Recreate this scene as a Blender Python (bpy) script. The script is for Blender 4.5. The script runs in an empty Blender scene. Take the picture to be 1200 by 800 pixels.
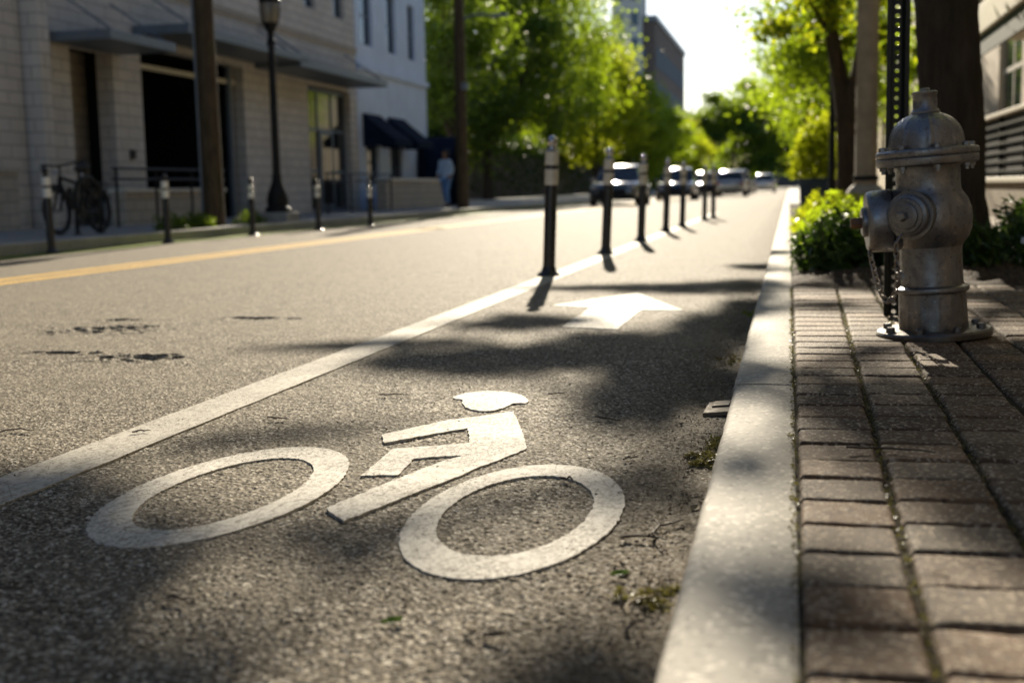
import bpy, math, random
import numpy as np
from mathutils import Vector, Matrix
R=math.radians
rng=np.random.default_rng(7)
random.seed(5)
sc=bpy.context.scene
COL=sc.collection

# ------------------------------------------------------------------ materials
def nm(name):
    m=bpy.data.materials.new(name); m.use_nodes=True
    nt=m.node_tree; nt.nodes.clear()
    return m,nt
class N:
    """small node-graph helper"""
    def __init__(s,name):
        s.m,s.t=nm(name)
        s.out=s.n('ShaderNodeOutputMaterial')
        s.co=s.n('ShaderNodeTexCoord').outputs['Object']
    def n(s,ty,**kw):
        o=s.t.nodes.new(ty)
        for k,v in kw.items(): setattr(o,k,v)
        return o
    def l(s,a,b): s.t.links.new(a,b)
    def set(s,sock,v):
        if hasattr(v,'links') or isinstance(v,bpy.types.NodeSocket): s.l(v,sock)
        else: sock.default_value=v
    def noise(s,scale,detail=4,rough=.55,vec=None,dist=0):
        o=s.n('ShaderNodeTexNoise'); o.inputs['Scale'].default_value=scale
        o.inputs['Detail'].default_value=detail; o.inputs['Roughness'].default_value=rough; o.inputs['Distortion'].default_value=dist
        s.l(vec if vec is not None else s.co,o.inputs['Vector']); return o.outputs['Fac']
    def vor(s,scale,feature='F1',out='Distance',vec=None):
        o=s.n('ShaderNodeTexVoronoi',feature=feature); o.inputs['Scale'].default_value=scale
        s.l(vec if vec is not None else s.co,o.inputs['Vector']); return o.outputs[out]
    def ramp(s,fac,stops):
        o=s.n('ShaderNodeValToRGB'); e=o.color_ramp.elements
        while len(e)<len(stops): e.new(.5)
        for i,(p,c) in enumerate(stops):
            e[i].position=p
            e[i].color=(c,c,c,1) if isinstance(c,(int,float)) else (*c,1)
        s.l(fac,o.inputs['Fac']); return o.outputs['Color']
    def mix(s,fac,a,b,blend='MIX'):
        o=s.n('ShaderNodeMix',data_type='RGBA',blend_type=blend)
        s.set(o.inputs[0],fac)
        for k,v in ((6,a),(7,b)):
            s.set(o.inputs[k],v if not isinstance(v,tuple) else (*v[:3],1))
        return o.outputs[2]
    def math(s,op,a,b=None,c=None,clamp=False):
        o=s.n('ShaderNodeMath',operation=op,use_clamp=clamp)
        s.set(o.inputs[0],a)
        if b is not None: s.set(o.inputs[1],b)
        if c is not None: s.set(o.inputs[2],c)
        return o.outputs[0]
    def map(s,scale=(1,1,1),loc=(0,0,0),rot=(0,0,0),vec=None):
        o=s.n('ShaderNodeMapping'); o.inputs['Scale'].default_value=scale; o.inputs['Location'].default_value=loc; o.inputs['Rotation'].default_value=rot
        s.l(vec if vec is not None else s.co,o.inputs['Vector']); return o.outputs['Vector']
    def xyz(s):
        o=s.n('ShaderNodeSeparateXYZ'); s.l(s.co,o.inputs[0]); return o.outputs
    def bump(s,h,strength=.5,dist=.01,normal=None):
        o=s.n('ShaderNodeBump'); o.inputs['Strength'].default_value=strength; o.inputs['Distance'].default_value=dist
        s.l(h,o.inputs['Height'])
        if normal is not None: s.l(normal,o.inputs['Normal'])
        return o.outputs['Normal']
    def pbr(s,color,rough=.6,metal=0,normal=None,spec=.5,coat=0,**kw):
        o=s.n('ShaderNodeBsdfPrincipled')
        s.set(o.inputs['Base Color'],color if not isinstance(color,tuple) else (*color[:3],1))
        s.set(o.inputs['Roughness'],rough); s.set(o.inputs['Metallic'],metal)
        o.inputs['Specular IOR Level'].default_value=spec
        o.inputs['Coat Weight'].default_value=coat
        if normal is not None: s.l(normal,o.inputs['Normal'])
        for k,v in kw.items(): s.set(o.inputs[k],v)
        return o.outputs[0]
    def done(s,sh): s.l(sh,s.out.inputs['Surface']); return s.m

def simple(name,c,rough=.6,metal=0,var=.25,scale=6,bump=.15,bscale=60,spec=.5,coat=0):
    g=N(name)
    n1=g.noise(scale,5); n2=g.noise(bscale,3)
    lo=tuple(max(0,x*(1-var)) for x in c); hi=tuple(min(1,x*(1+var)) for x in c)
    col=g.ramp(n1,[(.3,lo),(.7,hi)])
    rr=g.ramp(n2,[(.3,max(.02,rough-.08)),(.7,min(1,rough+.08))])
    return g.done(g.pbr(col,rr,metal,g.bump(n2,bump,.004),spec,coat))

M={}
def asphalt():
    g=N('asphalt'); x,y,z=g.xyz()
    cell=g.vor(150,out='Color'); sep=g.n('ShaderNodeSeparateColor'); g.l(cell,sep.inputs[0])
    stone=g.ramp(sep.outputs[0],[(0,(.034,.027,.020)),(.25,(.082,.071,.055)),(.6,(.215,.187,.144)),(.85,(.41,.362,.285)),(1,(.80,.74,.63))])
    big=g.noise(1.3,6,.68); mid=g.noise(7,5,.65)
    c=g.mix(g.ramp(mid,[(.35,0.0),(.72,.40)]),stone,(.075,.060,.042))
    c=g.mix(g.ramp(big,[(.40,0.0),(.66,.55)]),c,(.24,.21,.163))
    # wheel-polished track and sandy grit washed against the kerb
    d=g.math('ADD',x,.145); d=g.math('ABSOLUTE',d)
    dn=g.math('ADD',d,g.math('MULTIPLY',g.math('SUBTRACT',mid,.5),.35))
    dirt=g.n('ShaderNodeMapRange'); g.l(dn,dirt.inputs[0]); dirt.inputs[1].default_value=.02; dirt.inputs[2].default_value=.34; dirt.inputs[3].default_value=.85; dirt.inputs[4].default_value=0
    c=g.mix(dirt.outputs[0],c,g.ramp(g.noise(90,3),[(.3,(.045,.034,.022)),(.7,(.15,.12,.08))]))
    # rusty brown stain by the potholes
    fine=g.noise(420,2)
    h=g.math('ADD',g.math('MULTIPLY',g.vor(150),1.1),g.math('MULTIPLY',g.noise(60,4),.8))
    h=g.math('ADD',h,g.math('MULTIPLY',fine,.35))
    nor=g.bump(h,.45,.0022)
    return g.done(g.pbr(c,g.ramp(sep.outputs[1],[(0,.68),(1,1)]),0,nor,.036))
M['asphalt']=asphalt()

def paint(name,base,dirt,wear=.5,grip=1):
    g=N(name)
    s=g.map((1,1,1)); n1=g.noise(5,6,.65); n2=g.noise(38,5,.7,vec=g.map((1.5,.8,1),rot=(0,0,.15))); n3=g.noise(260,3)
    c=g.mix(g.ramp(n1,[(.35,0.0),(.75,.45)]),base,tuple(b*.72 for b in base))
    c=g.mix(g.ramp(n2,[(.47,0.0),(.68,wear)]),c,dirt)
    c=g.mix(g.ramp(g.vor(75),[(0,.9),(.14,.0)]),c,dirt)
    c=g.mix(g.ramp(n3,[(.30,.45),(.45,0.0)]),c,dirt)
    chip=g.math('MULTIPLY',g.ramp(g.noise(120,5,.75),[(.53,0.0),(.60,1.0)]),g.ramp(g.noise(4.5,4,.6),[(.42,0.0),(.56,.9)]))
    c=g.mix(chip,c,(.12,.10,.075))
    crk=g.vor(9,'DISTANCE_TO_EDGE',vec=g.map((1,1,0))); c=g.mix(g.ramp(crk,[(0,.55),(.012,0.0)]),c,dirt)
    h=g.math('SUBTRACT',g.math('ADD',g.math('MULTIPLY',g.vor(150),.8),n3),chip)
    return g.done(g.pbr(c,.7,0,g.bump(h,.4,.0015),.04))
M['paint']=paint('white_thermoplastic',(.70,.665,.59),(.17,.14,.105),.75)
M['paintline']=paint('worn_lane_paint',(.58,.545,.475),(.17,.145,.11),.75)
M['yellow']=paint('yellow_thermoplastic',(.92,.58,.15),(.22,.15,.08),.5)
M['green']=paint('green_lane_paint',(.20,.27,.03),(.06,.07,.03),.5)

def concrete(name,c,stain=.5):
    g=N(name)
    n1=g.noise(2.2,6,.62); n2=g.noise(20,5,.6); n3=g.noise(190,3); sp=g.vor(95)
    col=g.ramp(n1,[(.3,tuple(x*.70 for x in c)),(.7,c)])
    col=g.mix(g.ramp(n2,[(.5,0.0),(.78,stain)]),col,tuple(x*.5 for x in c))
    spk=g.vor(130,out='Color'); sep=g.n('ShaderNodeSeparateColor'); g.l(spk,sep.inputs[0])
    col=g.mix(g.ramp(sep.outputs[0],[(.84,0.0),(.90,.8)]),col,tuple(min(1,x*1.5) for x in c))
    col=g.mix(g.ramp(sep.outputs[1],[(.93,0.0),(.95,.6)]),col,tuple(x*.35 for x in c))
    h=g.math('ADD',g.math('MULTIPLY',n3,.7),n2)
    return g.done(g.pbr(col,.8,0,g.bump(h,.45,.003),.15))
M['kerb']=concrete('kerb_concrete',(.47,.44,.385),.4)
M['concrete']=concrete('pavement_concrete',(.36,.35,.33),.4)

def paver():
    g=N('paver_brick')
    rnd=g.n('ShaderNodeNewGeometry').outputs['Random Per Island']
    c=g.ramp(rnd,[(0,(.090,.060,.038)),(.3,(.155,.099,.058)),(.6,(.195,.119,.066)),(.85,(.11,.086,.062)),(1,(.22,.155,.095))])
    n1=g.noise(14,5,.65); n2=g.noise(170,4,.7)
    c=g.mix(g.ramp(n1,[(.35,0.0),(.75,.5)]),c,(.07,.055,.042))
    cell=g.vor(170,out='Color'); sep=g.n('ShaderNodeSeparateColor'); g.l(cell,sep.inputs[0])
    c=g.mix(g.ramp(sep.outputs[0],[(.80,0.0),(.90,.85)]),c,(.46,.38,.28))
    c=g.mix(g.ramp(sep.outputs[1],[(.86,0.0),(.93,.7)]),c,(.03,.025,.02))
    h=g.math('ADD',n2,g.math('MULTIPLY',g.vor(170),.7))
    return g.done(g.pbr(c,.8,0,g.bump(h,.6,.003),.15))
M['paver']=paver()
def jointsand():
    g=N('joint_sand')
    n=g.noise(30,5); n2=g.noise(220,3)
    c=g.ramp(n,[(.35,(.030,.024,.016)),(.55,(.06,.047,.03)),(.72,(.05,.065,.018))])
    return g.done(g.pbr(c,.95,0,g.bump(n2,.8,.006),.05))
M['sand']=jointsand()
def mulch():
    g=N('bark_mulch')
    n=g.noise(45,5,.7,vec=g.map((1,.4,1),rot=(0,0,.8))); 
    c=g.ramp(n,[(.3,(.022,.015,.010)),(.55,(.075,.05,.03)),(.75,(.15,.105,.065))])
    return g.done(g.pbr(c,.9,0,g.bump(n,1,.03),.2))
M['mulch']=mulch()
def brickwall(name,c,row=.2,bw=.6,dark=.75,mort=.7):
    g=N(name)
    x,y,z=g.xyz(); u=g.math('ADD',x,y); cb=g.n('ShaderNodeCombineXYZ'); g.l(u,cb.inputs[0]); g.l(z,cb.inputs[1])
    b=g.n('ShaderNodeTexBrick'); g.l(cb.outputs[0],b.inputs['Vector'])
    b.inputs['Scale'].default_value=1; b.inputs['Brick Width'].default_value=bw; b.inputs['Row Height'].default_value=row; b.inputs['Mortar Size'].default_value=.010
    b.inputs['Color1'].default_value=(*c,1); b.inputs['Color2'].default_value=(*[k*dark for k in c],1); b.inputs['Mortar'].default_value=(*[k*mort*.6 for k in c],1)
    n=g.noise(1.2,6); n2=g.noise(50,4)
    col=g.mix(g.ramp(n,[(.35,0.0),(.75,.5)]),b.outputs['Color'],tuple(k*.62 for k in c))
    h=g.math('ADD',g.math('MULTIPLY',b.outputs['Fac'],-1.2),g.math('MULTIPLY',n2,.4))
    return g.done(g.pbr(col,.8,0,g.bump(h,.7,.012),.3))
M['beige']=brickwall('pale_block_wall',(.74,.68,.60),.22,.62,.90)
M['beige2']=brickwall('beige_low_wall_block',(.62,.54,.43),.2,.4,.86)
M['stone']=brickwall('grey_stone_wall',(.20,.185,.17),.3,.6,.7)
M['white']=simple('white_painted_render',(.70,.79,.92),.75,var=.08,scale=1.3,bump=.3)
M['cream']=simple('cream_stucco',(.66,.55,.40),.8,var=.14,scale=1.5,bump=.3)
M['creamtrim']=simple('cream_trim',(.72,.66,.54),.6,var=.08)
M['redbrick']=brickwall('dark_brown_brick',(.21,.165,.145),.09,.24,.8,1.4)
M['paleblock']=brickwall('pale_tower_render',(.74,.75,.72),.4,.9,.94)
M['slate']=simple('grey_blue_metal',(.17,.20,.235),.5,.3,.12)
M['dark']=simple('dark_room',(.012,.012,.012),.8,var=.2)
M['black']=simple('black_powder_coat',(.009,.0095,.011),.5,0,.3,bump=.12,spec=.25)
M['blackrub']=simple('black_rubber',(.016,.016,.017),.75,bump=.25)
M['postgreen']=simple('dark_green_painted_steel',(.008,.014,.013),.38,.2,.4,bump=.2)
M['bollard']=simple('black_flexible_plastic',(.012,.012,.014),.30,0,.3,bump=.1,spec=.6)
def band():
    g=N('reflective_band')
    n=g.noise(16,5,.7,vec=g.map((1,1,.35))); n2=g.noise(90,4,.7,vec=g.map((1,1,.25)))
    c=g.ramp(n,[(.3,(.50,.47,.40)),(.65,(.68,.65,.58))])
    c=g.mix(g.ramp(n2,[(.56,0.0),(.68,.8)]),c,(.10,.09,.075))
    return g.done(g.pbr(c,.42,.15,g.bump(n2,.3,.002)))
M['band']=band()
M['bandwhite']=simple('white_reflective_band',(.85,.85,.80),.4,0,.06,bump=.05)  # whiter, unstreaked band for the green-strip bollards
M['gloss']=simple('polished_cap',(.42,.42,.44),.12,1.0,.2,bump=.02,coat=1,spec=1)
def silver():
    g=N('silver_hydrant_paint')
    n1=g.noise(9,6,.65); n2=g.noise(48,5,.7); n3=g.noise(240,3)
    c=g.ramp(n1,[(.3,(.165,.165,.168)),(.7,(.28,.28,.285))])
    c=g.mix(g.ramp(n2,[(.57,0.0),(.70,.8)]),c,(.075,.055,.04))
    seam=g.n('ShaderNodeNewGeometry').outputs['Pointiness']  # wear: darker colour along the concave seams
    c=g.mix(g.ramp(seam,[(.40,.75),(.48,0.0)]),c,(.085,.065,.045))
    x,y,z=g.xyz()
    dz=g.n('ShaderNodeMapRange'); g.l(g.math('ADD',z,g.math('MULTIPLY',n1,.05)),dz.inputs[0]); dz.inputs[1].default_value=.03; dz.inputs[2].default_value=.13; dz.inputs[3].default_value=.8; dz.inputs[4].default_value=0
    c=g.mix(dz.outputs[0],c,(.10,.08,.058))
    run=g.noise(7,5,.7,vec=g.map((2.2,2.2,.25)))
    c=g.mix(g.ramp(run,[(.58,0.0),(.72,.7)]),c,(.09,.06,.04))
    r=g.ramp(n2,[(.35,.24),(.7,.55)])
    h=g.math('ADD',n3,g.math('MULTIPLY',g.noise(22,3),2.2))
    return g.done(g.pbr(c,r,.8,g.bump(h,.28,.003)))
M['silver']=silver()
M['rust']=simple('rusty_bronze',(.16,.085,.045),.55,.6,.5,bump=.4)
M['chain']=simple('weathered_chain_steel',(.30,.26,.22),.45,.75,.4,bump=.3)
def bark(name,c):
    g=N(name)
    n=g.noise(14,6,.7,vec=g.map((1,1,.22))); n2=g.noise(3,4)
    col=g.ramp(n,[(.3,tuple(k*.4 for k in c)),(.7,c)])
    col=g.mix(g.ramp(n2,[(.55,0.0),(.75,.35)]),col,(c[0]*.6,c[1]*.9,c[2]*.5))
    return g.done(g.pbr(col,.88,0,g.bump(n,1,.03),.2))
M['bark']=bark('tree_bark',(.075,.056,.040))
M['polewood']=bark('weathered_pole_wood',(.115,.085,.052))
def leaf(name,a,b,t,mixf=.5):
    g=N(name)
    rnd=g.n('ShaderNodeNewGeometry').outputs['Random Per Island']
    c=g.ramp(rnd,[(0,a),(1,b)]); ct=g.mix(rnd,tuple(k*.75 for k in t),t)
    p=g.pbr(c,.48,0,None,.4)
    tr=g.n('ShaderNodeBsdfTranslucent'); g.l(ct,tr.inputs[0])
    mx=g.n('ShaderNodeMixShader'); mx.inputs[0].default_value=mixf
    g.l(p,mx.inputs[1]); g.l(tr.outputs[0],mx.inputs[2])
    return g.done(mx.outputs[0])
M['leaf']=leaf('lime_green_leaf',(.035,.065,.008),(.075,.12,.012),(.43,.58,.018),.6)
M['leafd']=leaf('deep_green_leaf',(.025,.05,.010),(.055,.085,.015),(.29,.42,.018),.5)
M['leafy']=leaf('yellow_green_leaf',(.09,.12,.008),(.14,.16,.012),(.58,.66,.018),.6)
M['leafs']=leaf('shrub_leaf',(.022,.05,.010),(.06,.11,.02),(.10,.18,.015),.3)
M['petal']=simple('white_petal',(.7,.7,.66),.6,var=.1)
M['moss']=leaf('moss',(.06,.055,.018),(.17,.14,.06),(.3,.28,.06),.25)
M['twig']=simple('dry_twig',(.06,.042,.028),.85,var=.4)
M['straw']=simple('pale_straw',(.30,.23,.13),.8,var=.3)
M['wood']=simple('weathered_board',(.19,.14,.085),.8,var=.3,bump=.5)
M['plank']=simple('tan_fence_board',(.33,.27,.19),.75,var=.2,bump=.4)
def glass(name,c,rough=.06):
    g=N(name); n=g.noise(1.7,3)
    return g.done(g.pbr(g.ramp(n,[(.3,tuple(k*.6 for k in c)),(.7,c)]),rough,0,None,.8))
M['glass']=glass('dark_window_glass',(.016,.020,.022))
M['glassb']=glass('blue_window_glass',(.03,.05,.075))
M['glassfar']=simple('dull_blue_glass',(.17,.21,.25),.85,var=.15,bump=0,spec=.1)
M['lamp']=glass('lantern_glass',(.33,.29,.22),.35)
M['navy']=simple('navy_awning_canvas',(.010,.018,.038),.95,var=.25,bump=.4,spec=.08)
M['dkgreen']=simple('dark_green_awning_canvas',(.012,.028,.014),.8,var=.3)
M['skin']=simple('skin',(.30,.17,.11),.55,var=.05)
M['hair']=simple('dark_hair',(.015,.011,.009),.6)
M['shirt']=simple('pale_blue_cotton',(.50,.66,.86),.85,var=.12,bump=.4)
M['jeans']=simple('blue_denim',(.15,.29,.55),.85,var=.2,bump=.4)
M['shoe']=simple('dark_shoe',(.03,.028,.028),.6)
M['planter']=simple('blue_grey_planter',(.035,.055,.085),.6,var=.2)
M['chrome']=simple('steel',(.5,.5,.5),.25,.95,.1,bump=.02)
M['headl']=glass('headlight_glass',(.6,.6,.62),.08)
M['taill']=glass('tail_light_glass',(.35,.02,.015),.15)
M['plate']=simple('licence_plate',(.7,.7,.68),.5,var=.05)
def carp(name,c): return simple(name,c,.22,.35,.03,bump=0,coat=1)
M['car_grey']=carp('dark_grey_car_paint',(.10,.11,.12))
M['car_blue']=carp('deep_blue_car_paint',(.03,.05,.10))
M['car_silver']=carp('silver_car_paint',(.36,.36,.36))
M['car_white']=carp('white_car_paint',(.70,.70,.68))
M['car_black']=carp('black_car_paint',(.012,.012,.014))
M['soil']=simple('roadside_soil',(.10,.085,.06),.9,var=.3,scale=.3)
M['redlens']=simple('red_lens',(.45,.03,.02),.3)

# ------------------------------------------------------------------ mesh helpers
class MB:
    def __init__(s): s.v=[]; s.f=[]
    def add(s,v,f):
        k=len(s.v); s.v.extend([tuple(p) for p in v]); s.f.extend([tuple(i+k for i in q) for q in f]); return s
    def box(s,c,d,rz=0,M4=None,taper=1):
        x,y,z=[k/2 for k in d]; P=[]
        for sz,t in ((-1,1),(1,taper)):
            for sx,sy in ((-1,-1),(1,-1),(1,1),(-1,1)): P.append(Vector((sx*x*t,sy*y*t,sz*z)))
        m=Matrix.Translation(c)@Matrix.Rotation(rz,4,'Z')
        if M4 is not None: m=M4@m
        return s.add([m@p for p in P],[(3,2,1,0),(4,5,6,7),(0,1,5,4),(1,2,6,5),(2,3,7,6),(3,0,4,7)])
    def bx(s,x0,x1,y0,y1,z0,z1): return s.box(((x0+x1)/2,(y0+y1)/2,(z0+z1)/2),(abs(x1-x0),abs(y1-y0),abs(z1-z0)))
    def quad(s,a,b,c,d): return s.add([a,b,c,d],[(0,1,2,3)])
    def lathe(s,prof,seg=24,M4=None,caps=True,flute=None):
        P=[];F=[]
        for (r,z) in prof:
            for k in range(seg):
                a=2*math.pi*k/seg; rr=r
                if flute: rr=r*flute(a,z)
                p=Vector((rr*math.cos(a),rr*math.sin(a),z)); P.append(M4@p if M4 is not None else p)
        n=len(prof)
        for i in range(n-1):
            for k in range(seg):
                F.append((i*seg+k,i*seg+(k+1)%seg,(i+1)*seg+(k+1)%seg,(i+1)*seg+k))
        if caps:
            F.append(tuple(range(seg))[::-1]); F.append(tuple((n-1)*seg+k for k in range(seg)))
        return s.add(P,F)
    def tube(s,path,rad,seg=8,closed=False,flat=1.0):
        path=[Vector(p) for p in path]; n=len(path)
        if not hasattr(rad,'__len__'): rad=[rad]*n
        P=[];F=[]; up=None
        for i,p in enumerate(path):
            if closed: t=path[(i+1)%n]-path[i-1]
            else: t=path[min(i+1,n-1)]-path[max(i-1,0)]
            t=t.normalized() if t.length>1e-9 else Vector((0,0,1))
            if up is None:
                up=Vector((0,0,1)) if abs(t.z)<.9 else Vector((1,0,0))
            a=t.cross(up)
            if a.length<1e-6: a=t.orthogonal()
            a.normalize(); b=a.cross(t).normalized(); up=b
            for k in range(seg):
                q=2*math.pi*k/seg
                P.append(p+(a*math.cos(q)*flat+b*math.sin(q))*rad[i])
        m=n if closed else n-1
        for i in range(m):
            j=(i+1)%n
            for k in range(seg): F.append((i*seg+k,i*seg+(k+1)%seg,j*seg+(k+1)%seg,j*seg+k))
        if not closed:
            F.append(tuple(range(seg))[::-1]); F.append(tuple((n-1)*seg+k for k in range(seg)))
        return s.add(P,F)
    def torus(s,c,Rr,r,axis='X',seg=28,ms=8,M4=None):
        pts=[]
        for k in range(seg):
            a=2*math.pi*k/seg
            p={'X':(0,math.cos(a),math.sin(a)),'Y':(math.cos(a),0,math.sin(a)),'Z':(math.cos(a),math.sin(a),0)}[axis]
            q=Vector(c)+Vector(p)*Rr
            pts.append(M4@q if M4 is not None else q)
        return s.tube(pts,r,ms,closed=True)
    def build(s,name,mat,parent=None,smooth=True,ang=35,bevel=0,recalc=True):
        me=bpy.data.meshes.new(name); me.from_pydata([tuple(p) for p in s.v],[],s.f); me.validate()
        if recalc:
            import bmesh
            bm=bmesh.new(); bm.from_mesh(me); bmesh.ops.recalc_face_normals(bm,faces=bm.faces); bm.to_mesh(me); bm.free()
        me.materials.append(M[mat] if isinstance(mat,str) else mat)
        if smooth:
            me.shade_smooth(); me.set_sharp_from_angle(angle=R(ang))
        o=bpy.data.objects.new(name,me); COL.objects.link(o)
        if parent is not None: o.parent=parent
        if bevel:
            b=o.modifiers.new('edge','BEVEL'); b.width=bevel; b.segments=2; b.limit_method='ANGLE'; b.angle_limit=R(40)
        return o
def npmesh(name,V,F,mat,parent=None,smooth=False):
    """fast mesh from numpy arrays of equal-sized faces"""
    me=bpy.data.meshes.new(name); V=np.asarray(V,np.float32); F=np.asarray(F,np.int32)
    me.vertices.add(len(V)); me.vertices.foreach_set('co',V.ravel())
    n=F.shape[1]; me.loops.add(F.size); me.loops.foreach_set('vertex_index',F.ravel())
    me.polygons.add(len(F)); me.polygons.foreach_set('loop_start',np.arange(0,F.size,n,dtype=np.int32))
    me.update(calc_edges=True)
    if smooth: me.shade_smooth()
    me.materials.append(M[mat])
    o=bpy.data.objects.new(name,me); COL.objects.link(o)
    if parent is not None: o.parent=parent
    return o
def tag(o,label=None,cat=None,group=None,kind=None):
    if label: o['label']=label
    if cat: o['category']=cat
    if group: o['group']=group
    if kind: o['kind']=kind
    return o
def thing(name,label,cat,loc=(0,0,0),rz=0,group=None):
    o=bpy.data.objects.new(name,None); COL.objects.link(o); o.location=loc; o.rotation_euler=(0,0,rz); o.empty_display_size=.1
    return tag(o,label,cat,group)
def dup(o,loc=None,rz=None,label=None,parent=None):
    c=o.copy(); COL.objects.link(c)
    if parent is not None: c.parent=parent
    if loc is not None: c.location=loc
    if rz is not None: c.rotation_euler=(0,0,rz)
    if label: c['label']=label
    for ch in list(o.children): dup(ch,parent=c)
    return c

# ------------------------------------------------------------------ camera (35 mm style prime, knee height, kerb side)
CH=.64; FPX=1450/1200
ph,th,ro=0.12178365603349828,0.2212687628644784,0.019997333973150535
F=Vector((-math.sin(th)*math.cos(ph),math.cos(th)*math.cos(ph),-math.sin(ph)))
Rv=Vector((math.cos(th),math.sin(th),0)); U=Vector((-math.sin(th)*math.sin(ph),math.cos(th)*math.sin(ph),math.cos(ph)))
cr=math.cos(ro)*Rv-math.sin(ro)*U; cu=math.sin(ro)*Rv+math.cos(ro)*U
cam=bpy.data.cameras.new('camera'); co=bpy.data.objects.new('camera',cam); COL.objects.link(co)
mw=Matrix.Identity(4)
for i in range(3): mw[i][0],mw[i][1],mw[i][2]=cr[i],cu[i],-F[i]
mw[0][3],mw[1][3],mw[2][3]=0,0,CH
co.matrix_world=mw; sc.camera=co
cam.sensor_width=36; cam.lens=36*FPX; cam.clip_end=3000; cam.clip_start=.02
cam.dof.use_dof=True; cam.dof.focus_distance=3.25; cam.dof.aperture_fstop=cam.lens/1000/.0155; cam.dof.aperture_blades=0

# ------------------------------------------------------------------ world, sun
SUNAZ=Vector((-.140,.990)); SUNEL=R(21)
w=bpy.data.worlds.new('World'); sc.world=w; w.use_nodes=True
nt=w.node_tree; bg=nt.nodes['Background']; sky=nt.nodes.new('ShaderNodeTexSky'); sky.sky_type='NISHITA'; sky.sun_disc=False
sky.sun_elevation=SUNEL; sky.sun_rotation=math.atan2(SUNAZ.x,SUNAZ.y); sky.air_density=.8; sky.dust_density=.3; sky.ozone_density=2
nt.links.new(sky.outputs[0],bg.inputs[0]); bg.inputs[1].default_value=.05
sl=bpy.data.lights.new('sun','SUN'); sl.energy=5; sl.angle=R(.53); sl.color=(1,.885,.70)
so=bpy.data.objects.new('sun',sl); COL.objects.link(so)
SD=Vector((SUNAZ.x*math.cos(SUNEL),SUNAZ.y*math.cos(SUNEL),math.sin(SUNEL))).normalized()
so.rotation_euler=SD.to_track_quat('Z','Y').to_euler()
sc.view_settings.view_transform='Standard'; sc.view_settings.look='None'; sc.view_settings.exposure=1.22; sc.view_settings.gamma=1

# ------------------------------------------------------------------ ground, road
g=MB(); g.quad((-700,-60,-.06),(700,-60,-.06),(700,1200,-.06),(-700,1200,-.06))
tag(g.build('ground','soil',smooth=False),kind='structure')

KX=-8.75      # far kerb of the road
def vnoise(x,y,s,seed):
    r=np.random.default_rng(seed); T=r.random((256,256)); x=x/s;y=y/s
    xi=np.floor(x).astype(int);yi=np.floor(y).astype(int);fx=x-xi;fy=y-yi
    fx=fx*fx*(3-2*fx);fy=fy*fy*(3-2*fy)
    a=T[xi%256,yi%256];b=T[(xi+1)%256,yi%256];c=T[xi%256,(yi+1)%256];d=T[(xi+1)%256,(yi+1)%256]
    return (a*(1-fx)+b*fx)*(1-fy)+(c*(1-fx)+d*fx)*fy-.5
def stones(x,y,s,seed,fill=.85):
    r=np.random.default_rng(seed); J=r.random((512,512,2)); H=r.random((512,512))
    xi=np.floor(x/s).astype(int);yi=np.floor(y/s).astype(int); best=np.full(x.shape,-1.0)
    for dx in (-1,0,1):
        for dy in (-1,0,1):
            a=(xi+dx)%512;b=(yi+dy)%512
            px=(xi+dx+.15+.7*J[a,b,0])*s;py=(yi+dy+.15+.7*J[a,b,1])*s
            h=H[a,b]; rad=s*(.42+.35*h)
            d2=((x-px)**2+(y-py)**2)/(rad*rad)
            z=np.where((d2<1)&(h<fill),(.45+.55*h)*np.sqrt(np.clip(1-d2,0,1)),-1)
            best=np.maximum(best,z)
    return np.maximum(best,0)
NX,Y0,Y1=820,1.15,10.5; rat=.0016
rows=[Y0]
while rows[-1]<Y1: rows.append(rows[-1]*(1+rat))
rows=np.array(rows); rows[-1]=Y1; NY=len(rows)
XR=-.10
xl=lambda yy:-.80*yy-.15
tt=np.linspace(0,1,NX)
YY=np.repeat(rows[:,None],NX,1); XX=xl(rows)[:,None]*(1-tt)[None,:]+XR*tt[None,:]
s1=stones(XX,YY,.0068,1); s2=stones(XX,YY,.0105,2,.45)
Z=-.0042+.0021*s1+.0026*s2+.0012*vnoise(XX,YY,.05,3)+.005*vnoise(XX,YY,.3,4)+.0009*vnoise(XX,YY,.011,5)
Z*=np.clip(1-(YY-4.0)/4.5,.3,1)
Z+=.012*np.exp(-((XX+.145)/.06)**2)*(vnoise(XX,YY,.06,8)+.45)    # grit against the kerb
for (px,py,ax,ay,dp) in ((-3.29,5.45,.24,.17,.014),(-2.57,4.49,.17,.10,.017),(-2.95,4.62,.16,.05,.012),(-2.72,6.0,.20,.06,.010),(-3.45,5.9,.1,.05,.01)):
    d=((XX-px)/ax)**2+((YY-py)/ay)**2+2.2*vnoise(XX,YY,.06,9)+1.0*vnoise(XX,YY,.025,10)
    Z-=dp*np.clip(1.15-d,0,1)
    Z+=.006*np.exp(-((d-1.3)/.4)**2)*(vnoise(XX,YY,.03,12)+.5)
edge=np.minimum(np.minimum(tt,1)[None,:]/.01,1.0)*np.minimum((rows-Y0)/.02,1)[:,None]*np.minimum((Y1-rows)/.5,1)[:,None]
edge=np.clip(edge,0,1)
Z=(np.minimum(Z,.0026))*edge
V=np.stack([XX.ravel(),YY.ravel(),Z.ravel()],1)
idx=np.arange(NX*NY).reshape(NY,NX)
Fq=np.stack([idx[:-1,:-1].ravel(),idx[:-1,1:].ravel(),idx[1:,1:].ravel(),idx[1:,:-1].ravel()],1)
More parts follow.
